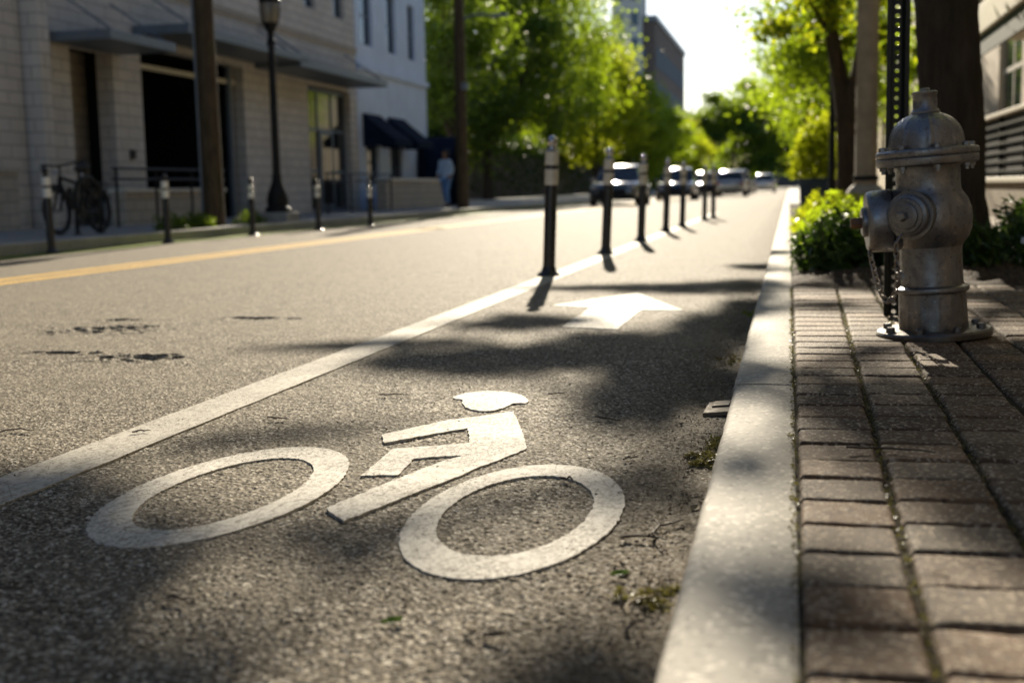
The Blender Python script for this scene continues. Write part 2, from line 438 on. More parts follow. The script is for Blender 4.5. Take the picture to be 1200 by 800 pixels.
# the plain rest of the carriageway butts against the detailed wedge
base=len(V)
extra=[(KX,-20,0),(XR,-20,0),(XR,Y0,0),(xl(Y0),Y0,0),(KX,Y0,0),(KX,Y1,0),(xl(Y1),Y1,0),(XR,Y1,0),(XR,260,0),(KX,260,0)]
V=np.vstack([V,np.array(extra)])
q=lambda *a:[base+i for i in a]
Fq=np.vstack([Fq,np.array([q(0,1,2,3),q(0,3,4,4)[:3]+[base+4],q(4,3,6,5),q(5,6,7,9)])]) if False else np.vstack([Fq,np.array([q(0,1,2,3)])])
road=npmesh('road',V,Fq,'asphalt',smooth=True)
tag(road,kind='structure')
r2=MB(); r2.add(extra,[(0,3,4),(4,3,6,5),(5,6,7,8,9)])
r2.build('outer_lane','asphalt',road,smooth=False,recalc=False)

def sheet(name,outer,mat,z=.0016,inner=None,label=None,th=.0035,sub=False):
    """thermoplastic marking: a thin raised sheet lying on the road"""
    import bmesh
    bm=bmesh.new()
    def loop(P,zz): return [bm.verts.new((x,y,zz)) for x,y in P]
    if inner is None:
        t=loop(outer,z); b=loop(outer,z-th-.004); bm.faces.new(t)
        for i in range(len(t)): bm.faces.new((t[i],t[i-1],b[i-1],b[i]))
    else:
        t=loop(outer,z);u=loop(inner,z);b=loop(outer,z-th-.004);c=loop(inner,z-th-.004);n=len(t)
        for i in range(n):
            bm.faces.new((t[i-1],t[i],u[i],u[i-1])); bm.faces.new((t[i],t[i-1],b[i-1],b[i])); bm.faces.new((u[i-1],u[i],c[i],c[i-1]))
    bmesh.ops.recalc_face_normals(bm,faces=bm.faces)
    me=bpy.data.meshes.new(name); bm.to_mesh(me); bm.free(); me.materials.append(M[mat])
    o=bpy.data.objects.new(name,me); COL.objects.link(o); o.parent=road
    if label: o['label']=label
    return o
def ell(cx,cy,ax,ay,n=180,seed=0,j=.0022):
    r=random.Random(seed)
    return [(cx+(ax+r.uniform(-j,j))*math.cos(2*math.pi*k/n),cy+(ay+r.uniform(-j,j))*math.sin(2*math.pi*k/n)) for k in range(n)]
sym=bpy.data.objects.new('bicycle_symbol',None); COL.objects.link(sym); sym.parent=road
sym['label']='white painted cyclist symbol with two oval wheels and rider'
def insym(o): o.parent=sym; return o
insym(sheet('symbol_wheel',ell(-1.1915,2.4563,.2199,.4494,seed=1),'paint',inner=ell(-1.191,2.449,.1461,.3248,seed=2)))
insym(sheet('symbol_wheel',ell(-.5249,2.3564,.2064,.4327,seed=3),'paint',inner=ell(-.5262,2.3641,.1450,.3109,seed=4)))
BODY=[(-0.7784,3.4605),(-0.705,3.2176),(-0.6418,2.9993),(-0.6347,2.9415),(-0.6622,2.8555),(-0.7021,2.7326),(-0.7286,2.6283),(-0.7707,2.5024),(-0.816,2.3504),(-0.8498,2.2417),(-0.9217,2.3283),(-0.8756,2.5268),(-0.8303,2.7008),(-0.8022,2.796),(-0.7719,2.8543),(-0.8281,2.8374),(-0.8804,2.8081),(-0.8655,2.6379),(-0.9474,2.6183),(-0.9685,2.9131),(-0.8779,2.9593),(-0.7925,3.0091),(-0.8476,3.2009),(-0.9322,3.0923),(-1.0142,2.978),(-1.0539,3.0853),(-0.942,3.2944)]
HEAD=[(-1.0221,3.6783),(-0.9996,3.7675),(-0.9699,3.7984),(-0.9267,3.8139),(-0.8565,3.7928),(-0.7989,3.7171),(-0.7714,3.6416),(-0.7717,3.6011),(-0.8086,3.5972),(-0.8201,3.5126),(-0.8511,3.4619),(-0.8951,3.4664),(-0.9341,3.51),(-0.9659,3.5807),(-0.98,3.6406)]
ARROW=[(-0.9035,7.5364),(-0.5281,6.4372),(-0.7529,6.4638),(-0.7595,5.5585),(-1.0354,5.6647),(-1.042,6.6017),(-1.2904,6.6978)]
def ragged(P,seed,step=.014,j=.0014,smooth=False):
    r=random.Random(seed); n=len(P); out=[]
    for i in range(n):
        a,b,c,d=[Vector(P[(i+k)%n]) for k in (-1,0,1,2)]; m=max(2,int((c-b).length/step))
        for k in range(m):
            f=k/m
            q=.5*((2*b)+(c-a)*f+(2*a-5*b+4*c-d)*f*f+(3*b-a-3*c+d)*f**3) if smooth else b.lerp(c,f)
            out.append((q.x+r.gauss(0,j),q.y+r.gauss(0,j)*1.6))
    return out
insym(sheet('symbol_rider',ragged(BODY,1),'paint')); insym(sheet('symbol_head',ragged(HEAD,2,smooth=True),'paint'))
sheet('arrow_marking',ragged(ARROW,3,.03,.003),'paint',label='white painted arrow pointing up the bicycle lane')
def rough_strip(x0,x1,y0,y1,step,seed,j=.003):
    r=random.Random(seed); n=int((y1-y0)/step); a=[];b=[]
    for k in range(n+1):
        yy=y0+(y1-y0)*k/n; a.append((x0+r.uniform(-j,j),yy)); b.append((x1+r.uniform(-j,j),yy))
    return a+b[::-1]
sheet('lane_line',rough_strip(-1.785,-1.620,-5,30,.12,3),'paintline',label='white line between bicycle lane and traffic lane')
for k,(a,b) in enumerate(((-6.28,-6.15),(-5.99,-5.86))): sheet('centre_line',rough_strip(a,b,-5,120,.5,k+9),'yellow',label='yellow line, one of a close pair')
sheet('green_strip',rough_strip(-8.745,-8.30,-5,70,1,20),'green',label='green painted strip along the far kerb')

# kerbs
def kerb(name,x0,x1,z,y0,y1,seg,flip=False,pro=.018):
    k=MB(); r=random.Random(4); y=y0
    while y<y1:
        L=min(seg,y1-y); dz=r.uniform(-.002,.002); dx=r.uniform(-.002,.002); n=60; P=[];Fc=[]; ch=[max(0,r.gauss(-.004,.0035)) for _ in range(n+1)]
        cs=[(x0-.004,-.05),(x0-.002,z-pro),(x0+.004,z-.006),(x0+.012,z-.0015),(x0+.022,z),((x0+x1)/2,z+.001),(x1-.007,z),(x1-.001,z-.004),(x1,-.05)]
        for i in range(n+1):
            yy=y+.009+(L-.018)*i/n
            for ci_,(xx,zz) in enumerate(cs): P.append((xx+dx+r.uniform(-.0009,.0009)+(ch[i] if ci_ in (1,2) else 0),yy,zz+(dz+r.uniform(-.0004,.0004)-(ch[i]*.8 if ci_ in (2,3) else 0) if zz>0 else 0)))
        m=len(cs)
        for i in range(n):
            for q_ in range(m-1): Fc.append((i*m+q_,i*m+q_+1,(i+1)*m+q_+1,(i+1)*m+q_))
        Fc.append(tuple(range(m))); Fc.append(tuple(n*m+q_ for q_ in range(m))[::-1])
        k.add(P,Fc); y+=L
    return tag(k.build(name,'kerb',smooth=True,ang=50),kind='structure')
kerb('kerb',-.144,.0155,.10,-2.63,150,3.02)
kl=MB(); kl.bx(KX-.18,KX,-10,150,-.05,.14); tag(kl.build('far_kerb','kerb',bevel=.015),kind='structure')
# far pavement
p=MB(); p.bx(-12.9,KX-.185,-40,42.5,-.05,.138); p.bx(-21.4,KX-.185,42.5,300,-.05,.138); tag(p.build('far_pavement','concrete',smooth=False),kind='structure')

# near pavement: every paver a rounded block, laid in columns
def pavers():
    VV=[];FF=[];k0=0; r=random.Random(11)
    def brick(x0,x1,y0,y1,zt,nx,ny,seed):
        nonlocal k0
        us=np.concatenate([[0,0,.03,.07],np.linspace(.16,.84,nx),[.93,.97,1,1]]); vs=np.concatenate([[0,0,.04,.09],np.linspace(.2,.8,ny),[.91,.96,1,1]])
        UU,WW=np.meshgrid(us,vs)
        X=x0+(x1-x0)*UU; Y=y0+(y1-y0)*WW
        ex=np.minimum(X-x0,x1-X); ey=np.minimum(Y-y0,y1-Y); e=np.minimum(ex,ey)+.008*np.minimum(0,vnoise(X+seed*.37,Y,.013,seed%30)+.08)
        rad=.009; z=zt-np.where(e<rad,(rad-np.sqrt(np.clip(rad**2-(rad-e)**2,0,None))),0)*.9
        z=z+(X-(x0+x1)/2)*r.uniform(-.009,.009)+(Y-(y0+y1)/2)*r.uniform(-.005,.012)+.0016*vnoise(X,Y,.03,seed%50)+.0012*vnoise(X,Y,.008,seed%40)
        nyv,nxv=X.shape
        X=X+.0018*vnoise(Y,Z_(X),.02,3)*(ex<.004)
        z[0,:]=z[-1,:]=zt-.05; z[:,0]=z[:,-1]=zt-.05
        VV.append(np.stack([X.ravel(),Y.ravel(),z.ravel()],1)); i=np.arange(nxv*nyv).reshape(nyv,nxv)+k0
        FF.append(np.stack([i[:-1,:-1].ravel(),i[:-1,1:].ravel(),i[1:,1:].ravel(),i[1:,:-1].ravel()],1)); k0+=nxv*nyv
    Z_=lambda a:a
    SK=.0152; pitch=.1575; cols=[.024]; w=[.125]+[.174]*30
    x=.019
    for ci in range(18):
        W=w[ci]; off=r.uniform(-.02,.02)+(.012*ci)
        for rj in range(-14,230):
            y=rj*pitch+off+1.36
            yc=y+pitch/2; xs=x+(SK*yc if ci else 0)-(.0 if ci else 0)
            x1=x+W+SK*yc
            if y<.6 and ci>6: continue
            if y+pitch>6.78 and xs<1.42: continue   # planting bed
            if y>36: break
            near=y<4.2 and xs<1.6
            jit=lambda:r.uniform(-.003,.003)
            gx=.011 if ci else .002
            zt=.102+r.uniform(-.0018,.0018)
            x0b=xs+(.004 if ci==0 else .006)+jit()
            if ci==0: x0b=.0205+r.uniform(0,.004)
            brick(x0b,x1-.006+jit(),y+.0058+jit()*.5,y+pitch-.0058+jit()*.5,zt,6 if near else 1,5 if near else 1,r.randrange(1000))
        x+=W
    return npmesh('paver_pavement',np.vstack(VV),np.vstack(FF),'paver',smooth=True)
pv=pavers(); tag(pv,kind='structure')
sd=MB(); sd.quad((.0152,-3,.092),(4.2,-3,.092),(4.2,40,.092),(.0152,40,.092)); sd.build('joint_sand','sand',pv,smooth=False)
pv2=MB(); pv2.bx(.016,4.2,36,200,-.05,.1); tag(pv2.build('far_paving','concrete',smooth=False),kind='structure')
# planting bed beside the hydrant: a lumpy mound of mulch
nx,ny=60,240; bx_=np.linspace(.02,1.44,nx); by_=np.linspace(6.72,19.5,ny); BX,BY=np.meshgrid(bx_,by_)
ed=np.clip(np.minimum(np.minimum(BX-.02,1.44-BX)/.25,np.minimum(BY-6.72,19.5-BY)/.4),0,1)
BZ=.097+.05*ed**.6*(1+1.2*vnoise(BX,BY,.12,21)+.9*vnoise(BX,BY,.05,22))
ii=np.arange(nx*ny).reshape(ny,nx)
tag(npmesh('mulch_bed',np.stack([BX.ravel(),BY.ravel(),BZ.ravel()],1),np.stack([ii[:-1,:-1].ravel(),ii[:-1,1:].ravel(),ii[1:,1:].ravel(),ii[1:,:-1].ravel()],1),'mulch',smooth=True),kind='structure')

# ------------------------------------------------------------------ foliage
def leaves(P,size,rg,wid=.55,up=.0,sag=.25):
    """two-triangle bent leaves at points P, random attitude"""
    n=len(P); P=np.asarray(P)
    d=rg.normal(size=(n,3)); d[:,2]=d[:,2]*.7-.15+up; d/=np.linalg.norm(d,axis=1)[:,None]
    r=rg.normal(size=(n,3)); s=np.cross(d,r); s/=np.linalg.norm(s,axis=1)[:,None]+1e-9; nn=np.cross(d,s)
    L=(size*rg.uniform(.6,1.3,n))[:,None]
    a=P-d*L*.5; b=P+s*L*wid*.5+nn*L*sag*.3; c=P+d*L*.5-nn*L*sag*.2; e=P-s*L*wid*.5+nn*L*sag*.3
    V=np.stack([a,b,c,e],1).reshape(-1,3); F=np.arange(4*n).reshape(n,4)
    return V,F
def clumpcloud(c,rad,n,nclump,rg,hollow=.45,flat=1,sig=.22):
    c=np.array(c); rad=np.array(rad)
    d=rg.normal(size=(nclump,3)); d/=np.linalg.norm(d,axis=1)[:,None]
    rr=rg.uniform(hollow**3,1,nclump)**(1/3)
    C=d*rr[:,None]*rg.uniform(.8,1.12,(nclump,1))
    k=rg.integers(0,nclump,n); sz=rg.uniform(.5,1.5,nclump)
    o=rg.normal(size=(n,3))*sig*sz[k][:,None]*np.array([1,1,.62])*min(rad)
    return c+C[k]*rad+o, c+C*rad
def make_tree(name,label,cat,x,y,h,rad,leafmat,n,size,seed,trunk_r=.17,crown_z=None,ncl=46,group=None,lean=(0,0),z0=.1,sig=.20,barkm='bark',fork=None,trunkless=False):
    rg=np.random.default_rng(seed); r=random.Random(seed)
    t=thing(name,label,cat,(x,y,z0),0,group)
    cz=crown_z if crown_z else h-rad[2]
    cc=(lean[0],lean[1],cz)
    P,C=clumpcloud(cc,rad,n,ncl,rg,sig=sig)
    V,Fc=leaves(P,size,rg); npmesh('crown',V,Fc,leafmat,t)
    b=MB(); fk=fork if fork else max(1.6,cz-rad[2]*.9)
    pts=[];rs=[]
    for k in range(9):
        f=k/8; pts.append((lean[0]*f*.5+r.uniform(-.03,.03)*(k>0),lean[1]*f*.5+r.uniform(-.03,.03)*(k>0),-.1+f*(fk+.15))); rs.append(trunk_r*(1.35 if k==0 else 1.08 if k==1 else 1-.25*f))
    b.tube(pts,rs,12)
    top=Vector(pts[-1])
    for k in range(min(9,len(C))):
        e=Vector(C[r.randrange(len(C))]); mid=top.lerp(e,.5)+Vector((r.uniform(-.2,.2),r.uniform(-.2,.2),abs(e-top).__len__() if False else .15))
        b.tube([top-Vector((0,0,.15)),top.lerp(mid,.5)+Vector((0,0,.08)),mid,mid.lerp(e,.55),e],[trunk_r*.6,trunk_r*.45,trunk_r*.3,trunk_r*.18,.012],7)
    b.build('trunk',barkm,t,ang=60)
    return t
G1='street trees along the far pavement'
rowL=[(-16.0,66,14.4,(5.0,4.8,5.6),'leafd',34000,0.27,'broad dark-bottomed street tree right behind the thin wooden pole across the road'),
(-15.4,81.6,15.5,(4.2,4.4,5.8),'leaf',24000,0.28,'second tree of the far row, tallest crown just past the thin pole'),
(-15.4,100.8,14.0,(4.0,4.4,5.2),'leafy',18000,0.32,'yellowest tree of the far row, left of the pale tower'),
(-15.4,123.2,13.9,(4.2,4.4,5.2),'leaf',15000,0.36,'tree of the far row whose top hides the foot of the pale tower'),
(-15.4,148.8,12.7,(4.3,4.5,5.0),'leaf',12000,0.41,'tree of the far row in front of the dark brown office block'),
(-15.4,179.2,10.7,(4.2,4.5,4.4),'leafy',10000,0.43,'last and lowest tree of the far row, behind the parked cars')]
for i,(x,y,h,rad,lm,n,sz,lab) in enumerate(rowL):
    make_tree('street_tree',lab,'tree',x,y,h,rad,lm,n,sz,30+i,.28,group=G1,z0=.13,ncl=70,crown_z=h-rad[2]*1.1+(-.5,-.3,-.9,-1.5,-1.6,-.5)[i],sig=.17)
# big trees closing the street
make_tree('street_tree','tall slim dark tree added to shade the far bollards, behind the thin wooden pole','tree',-13.1,48,12.0,(1.7,1.9,4.7),'leafd',16000,.19,55,.2,group=G1,z0=.13,ncl=60,crown_z=6.9,sig=.3)  # added tree: its shadow keeps the sun off the far bollard bases
G2='distant trees closing the end of the street'
for i,(x,y,h,rad,lm,lab) in enumerate(((-9.8,210.0,16.1,(8.4,7.0,8.1),'leafd','low round dark tree where the street ends left of centre'),
 (-4.5,231.0,21.7,(7.8,7.0,10.6),'leaf','tall dark tree closing the street in the middle'),
 (4.2,221.2,20.3,(8.4,7.0,10.1),'leaf','brighter green tree beside the tall dark one at the street end'),
 (-16.8,266.0,16.8,(8.4,7.0,7.7),'leafd','tree far behind the dark brown office block'),
 (13.3,238.0,21.0,(9.8,8.4,9.8),'leafd','very large distant tree over the right pavement'))):
    make_tree('distant_tree',lab,'tree',x,y,h,rad,lm,16000,.62,60+i,.4,group=G2,z0=0,ncl=40)
# right-hand pavement trees
G3='street trees on the near pavement'
make_tree('street_tree','slim green street tree on the near pavement far up the street','tree',2.2,62,8.2,(3.2,3.4,3.4),'leaf',14000,.22,71,.16,group=G3,crown_z=5.4)
make_tree('street_tree','street tree on the near pavement half way up, crown over the kerb','tree',1.7,42,7.6,(2.7,2.8,2.8),'leaf',15000,.18,72,.16,group=G3,crown_z=5.2)
make_tree('street_tree','street tree on the near pavement beside the cream building corner','tree',2.4,92,9.5,(4,4,3.6),'leafd',5000,.3,73,.2,group=G3,crown_z=6)

# nearer forked tree whose boughs reach over the bicycle lane
def overhanging():
    rg=np.random.default_rng(88); r=random.Random(3)
    t=thing('street_tree','dark forked street tree behind the square lamp pole, boughs over the bike lane','tree',(.93,20.5,.1),0,G3)
    P,C=clumpcloud((1.0,.3,5.6),(1.9,2.4,2.3),6500,46,rg,sig=.2)
    # low sprays in front of the sky
    P2,C2=clumpcloud((-.45,0,3.5),(1.0,1.3,.9),1900,22,rg,sig=.2)
    P3,C3=clumpcloud((.5,.6,2.9),(.9,1.2,.5),550,10,rg,sig=.2)
    # long boughs over the lane: clumps hung where the photographed dapples need them
    spots=DAP()
    Q=[]
    for (gx,gy,sx,sy,dens,angle) in spots:
        n=int(dens*2.4*sx*sy*3.14/.0015)
        a=rg.uniform(0,2*np.pi,n); rr=np.sqrt(rg.uniform(0,1,n))*(1+.25*rg.normal(size=n))
        ks=9; ca_=rg.uniform(0,2*np.pi,ks); cr_=np.sqrt(rg.uniform(0,1,ks)); kk=rg.integers(0,ks,n)
        ux=(.80*cr_[kk]*np.cos(ca_[kk])+.27*rg.normal(size=n))*sx; uy=(.80*cr_[kk]*np.sin(ca_[kk])+.27*rg.normal(size=n))*sy
        ca,sa=math.cos(angle),math.sin(angle)
        X=gx+ux*ca-uy*sa; Y=gy+ux*sa+uy*ca
        # foliage lies in tiers along the bough
        tt=rg.uniform(13.2,17.5,n)
        Q.append(np.stack([X+SD.x*tt,Y+SD.y*tt,SD.z*tt],1))
    Q=np.vstack(Q)-np.array([.93,20.5,.1])
    V1,F1=leaves(np.vstack([P,P2,P3]),.15,rg); V2,F2=leaves(Q,.085,rg,.62)
    o=npmesh('crown',np.vstack([V1,V2]),np.vstack([F1,F2+len(V1)]),'leafy',t); o.data.materials.append(M['leafd']); o.data.polygons.foreach_set('material_index',np.concatenate([np.arange(len(F1),dtype=np.int32)%2,np.ones(len(F2),np.int32)]))
    b=MB()
    b.tube([(0,0,-.1),(0,0,.2),(-.02,0,.9),(-.05,0,1.55)],[.25,.2,.17,.17],12)
    b.tube([(-.05,0,1.4),(-.16,.1,2.2),(-.35,.2,3.2),(-.6,0,4.2),(-1.3,-.6,4.9)],[.15,.13,.11,.09,.05],9)
    b.tube([(-.05,0,1.4),(.1,-.05,2.2),(.35,0,3.4),(.7,.2,5)],[.15,.12,.10,.06],9)
    b.tube([(-.1,.05,1.9),(-.3,-.2,2.8),(-.75,-.4,3.5)],[.07,.05,.02],7)
    tips=[Vector(Q[i]) for i in rg.integers(0,len(Q),46)]
    b.tube([(-.6,0,4.2),(-1.4,-1.2,4.9),(-2.4,-2.2,5.4),(-3.4,-2.8,5.7)],[.09,.07,.05,.02],8)
    bases=[Vector(p) for p in ((-1.0,-.6,4.5),(-1.4,-1.2,4.9),(-1.9,-1.7,5.2),(-2.4,-2.2,5.4),(-2.9,-2.5,5.55))]
    for e in tips:
        s=min(bases,key=lambda q:(q-e).length); b.tube([s,s.lerp(e,.5)+Vector((0,0,.12)),e],[.02,.011,.004],5)
    b.build('trunk','bark',t,ang=60)
    return t
def DAP():
    # (ground x, ground y, half-width, half-length, leaf layers, rotation): where the boughs' shade falls
    return [(.4,2.6,.4,1.2,.28,0),(-1.40,1.85,.36,.50,2.6,0),(-1.15,1.45,.25,.25,2.2,0),(-1.75,2.35,.30,.28,1.4,.3),(-1.32,3.04,.24,.12,1.1,.5),(-.95,1.45,.30,.22,1.6,0),
     (-.76,2.08,.14,.16,1.2,0),(-.27,1.55,.16,.16,1.1,0),(-1.7,4.95,.45,.22,1.2,.2),(-1.15,4.55,.40,.40,1.7,0),(-.72,4.9,.42,.5,1.9,0),(-.38,4.4,.28,.75,1.9,0),
     (-.42,3.5,.17,.42,1.2,0),(-1.25,5.9,.35,.35,1.0,0),(-.28,6.2,.26,.9,1.5,0),(-.75,7.9,.75,.35,1.1,0),(-.30,8.1,.35,.5,1.1,0),(-.22,9.9,.28,.35,1.3,0),
     (-.07,3.25,.10,.26,1.5,0),(-.06,2.1,.10,.18,.9,0),(-.05,5.2,.10,.25,1.0,0),(-.04,6.6,.1,.3,1.0,0),(-.25,2.55,.12,.3,.5,0),
     (.62,1.75,.32,.42,2.0,0),(.62,2.7,.34,.5,1.7,0),(.15,3.0,.12,.35,1.2,0),(.12,1.35,.18,.22,1.5,0),(.95,3.6,.3,.7,1.5,0),(.2,5.4,.14,.25,.9,0),(.62,5.7,.2,.5,1.2,0),(.38,6.4,.3,.2,1.0,0),(.3,3.9,.1,.2,.7,0),
     (1.3,5.5,.4,.9,1.3,0)]
overhanging()
def big_trunk_tree():
    rg=np.random.default_rng(5); r=random.Random(8)
    t=thing('street_tree','thick dark-barked street tree just behind the fire hydrant','tree',(1.10,8.6,.1),0,G3)
    P,C=clumpcloud((.3,.5,7.2),(3.2,3.2,2.4),9000,60,rg,sig=.2)
    P2,_=clumpcloud((.42,1.1,2.02),(.16,.22,.14),60,6,rg,sig=.25)
    V,Fc=leaves(np.vstack([P,P2]),.13,rg); npmesh('crown',V,Fc,'leafy',t)
    b=MB(); pts=[];rs=[]
    for k in range(16):
        f=k/15; pts.append((-.22*f-.03+r.uniform(-.012,.012),r.uniform(-.012,.012),-.1+4.6*f)); rs.append(.205*(1.55 if k==0 else 1.18 if k==1 else 1.04-.22*f))
    b.tube(pts,rs,20)
    for k in range(9):
        e=Vector(C[r.randrange(len(C))]); s=Vector(pts[-1])-Vector((0,0,.2)); mid=s.lerp(e,.5)+Vector((0,0,.2))
        b.tube([s,s.lerp(mid,.5),mid,e],[.11,.085,.06,.015],8)
    b.tube([(-.05,.05,2.6),(.18,.6,2.45),(.42,1.1,2.05)],[.03,.016,.005],6)
    o=b.build('trunk','bark',t,ang=60)
    s=o.modifiers.new('s','SUBSURF'); s.levels=s.render_levels=2; 
    tx=bpy.data.textures.new('barkbump','CLOUDS'); tx.noise_scale=.07
    d=o.modifiers.new('d','DISPLACE'); d.texture=tx; d.strength=.035; d.texture_coords='LOCAL'
big_trunk_tree()

# shrubs
def shrub(label,x,y,z,rad,n,size,seed,mat='leafs',grp='low shrubs in the mulch bed',petals=0,name='shrub',ncl=22):
    rg=np.random.default_rng(seed)
    t=thing(name,label,'shrub',(x,y,z),0,grp)
    d=rg.normal(size=(n,3)); d/=np.linalg.norm(d,axis=1)[:,None]; d[:,2]=np.abs(d[:,2])
    r=rg.uniform(.25,1,n)**.5; lump=1+.25*np.sin(d[:,0]*7+seed)*np.cos(d[:,1]*6)
    P=d*(r*lump)[:,None]*np.array(rad); P[:,2]+=.02
    V,Fc=leaves(P,size*1.15,rg,.24,up=.75,sag=.6); npmesh('foliage',V,Fc,mat,t)
    b=MB()
    for k in range(14):
        q=P[rg.integers(0,n)]; b.tube([(q[0]*.15,q[1]*.15,-.05),(q[0]*.5,q[1]*.5,q[2]*.6),tuple(q)],[.009,.007,.003],5)
    b.build('stems','twig',t)
    if petals:
        k=rg.integers(0,n,petals); V,Fc=leaves(P[k]*1.06,size*.5,rg,.9); npmesh('flowers',V,Fc,'petal',t)['kind']='stuff'
    return t
shrub('bushy dark shrub at the kerb end of the mulch bed',.28,7.75,.11,(.24,.42,.30),1900,.085,1)
shrub('dark shrub tucked behind the left nozzle of the hydrant',.62,7.85,.11,(.26,.40,.31),1900,.085,2)
shrub('lime-lit shrub further along the kerb than the dark ones',.40,10.2,.11,(.34,.8,.38),1300,.10,3,'leaf')
shrub('sunlit yellow-green low hedge before the blue planter',.45,13.6,.11,(.42,1.2,.40),1500,.12,4,'leafy')
shrub('sprawling shrub with white flowers right of the tree trunk',1.52,8.3,.11,(.33,.45,.36),1300,.09,5,'leafs',petals=70)
shrub('taller leafy shrub with pale flowers against the tan board wall',1.86,9.6,.11,(.4,.6,.42),1300,.10,6,'leafs',petals=60)
shrub('small shrub at the foot of the thick tree trunk',1.02,7.75,.11,(.2,.25,.30),800,.08,7)
# clipped bush in a blue planter
pl=thing('planter','square blue-grey planter on the near pavement','planter',(.56,27.5,.1))
b=MB(); b.box((0,0,.33),(.66,.66,.66),taper=1.08); b.build('planter_box','planter',pl,bevel=.02)
b=MB(); 
for zz in (.14,.33,.52): b.box((0,-.345,zz),(.6,.03,.13))
b.build('slats','planter',pl,bevel=.006)
shrub('round yellow-green bush growing in the blue-grey planter',.56,27.5,.74,(.52,.5,1.35),2600,.14,9,'leafy',grp='potted bushes',name='potted_bush')
# low planting strip at the wooden pole's foot
for k,(x,y) in enumerate(((-9.15,17.3),(-9.2,18.3),(-9.25,18.2),(-9.2,20.2))):
    shrub(['low dark groundcover clump opposite the second far bollard','low dark clump between far bollard and wooden pole','low dark clump at the foot of the thick wooden pole','low dark clump by the lamp base'][k],x,y,.13,(.22,.5,.22),380,.08,20+k,'leafd',grp='dark clumps along the far kerb')

# ------------------------------------------------------------------ bollards
GB='black flexible lane bollards with two pale bands'
def make_bollard(H,label,group,cap='ball'):
    t=thing('lane_bollard',label,'bollard',(0,0,0),0,group); r=.046
    m=MB(); m.lathe([(.085,0),(.085,.012),(.078,.02),(.060,.032),(.052,.055),(r,.075)],24)
    m.build('base','bollard',t)
    m=MB(); m.lathe([(r,.07),(r,H-.12),(r*.96,H-.105)],24); m.build('post','bollard',t)
    m=MB(); m.lathe([(r*.9,H-.107),(r*.62,H-.100),(r*.55,H-.085)]+[(.040*math.sin(R(q)),H-.042-.042*math.cos(R(q))) for q in range(40,180,12)]+[(.001,H)],28); m.build('cap','gloss',t)
    for (a,b) in ((H-.36,H-.245),(H-.215,H-.115)):
        m=MB(); m.lathe([(r+.002,a),(r+.0045,a+.002),(r+.0045,b-.002),(r+.002,b)],24); m.build('reflective_band','band',t)
    return t
LB=['nearest bollard on the lane line, sharpest and tallest in view','second bollard from the nearest on the lane line','third bollard along the white lane line, before the dark parked car','fourth bollard along the white lane line','fifth bollard along the white lane line','sixth bollard on the lane line, small and blurred','seventh and farthest lane-line bollard, beside the sixth']
pos=[(-1.745,9.05),(-1.745,12.0),(-1.72,14.75),(-1.73,17.9),(-1.66,19.9),(-1.56,23.7),(-1.47,24.9)]
proto=make_bollard(1.03,LB[0],GB)
for k,(x,y) in enumerate(pos):
    o=proto if k==0 else dup(proto,label=LB[k])
    o.location=(x,y,.0); o.rotation_euler=(R([.3,-.4,.5,0,-.6,.2,.7][k]),R([2.6,2.9,2.4,2.2,1.5,1.2,1.0][k]),k*1.3)
    o.rotation_euler[2]=0
GL='black bollards along the green strip'
LL=['black bollard with two pale bands in front of the parked bicycle','black banded bollard on the green strip before the low ramp wall','black banded bollard between the wooden pole and street lamp','black banded bollard right of the street lamp','farthest banded bollard on the green strip, before the beige planter wall']
for k,(x,y) in enumerate(((-8.53,13.16),(-8.41,15.77),(-8.33,18.4),(-8.08,20.6),(-7.88,22.8))):
    o=dup(proto,label=LL[k]); o['group']=GL
    for ch in o.children:
        if ch.name.startswith('cap'): ch.data=ch.data.copy(); ch.data.materials[0]=M['bollard']
        if ch.name.startswith('reflective_band'):
            ch.data=ch.data.copy(); ch.data.materials[0]=M['bandwhite']
    o.location=(x,y,0); o.rotation_euler=(0,R([-1.5,-.8,-.5,-.5,-.5][k]),0); o.scale=(1,1,[.98,.93,.88,.86,.82][k])

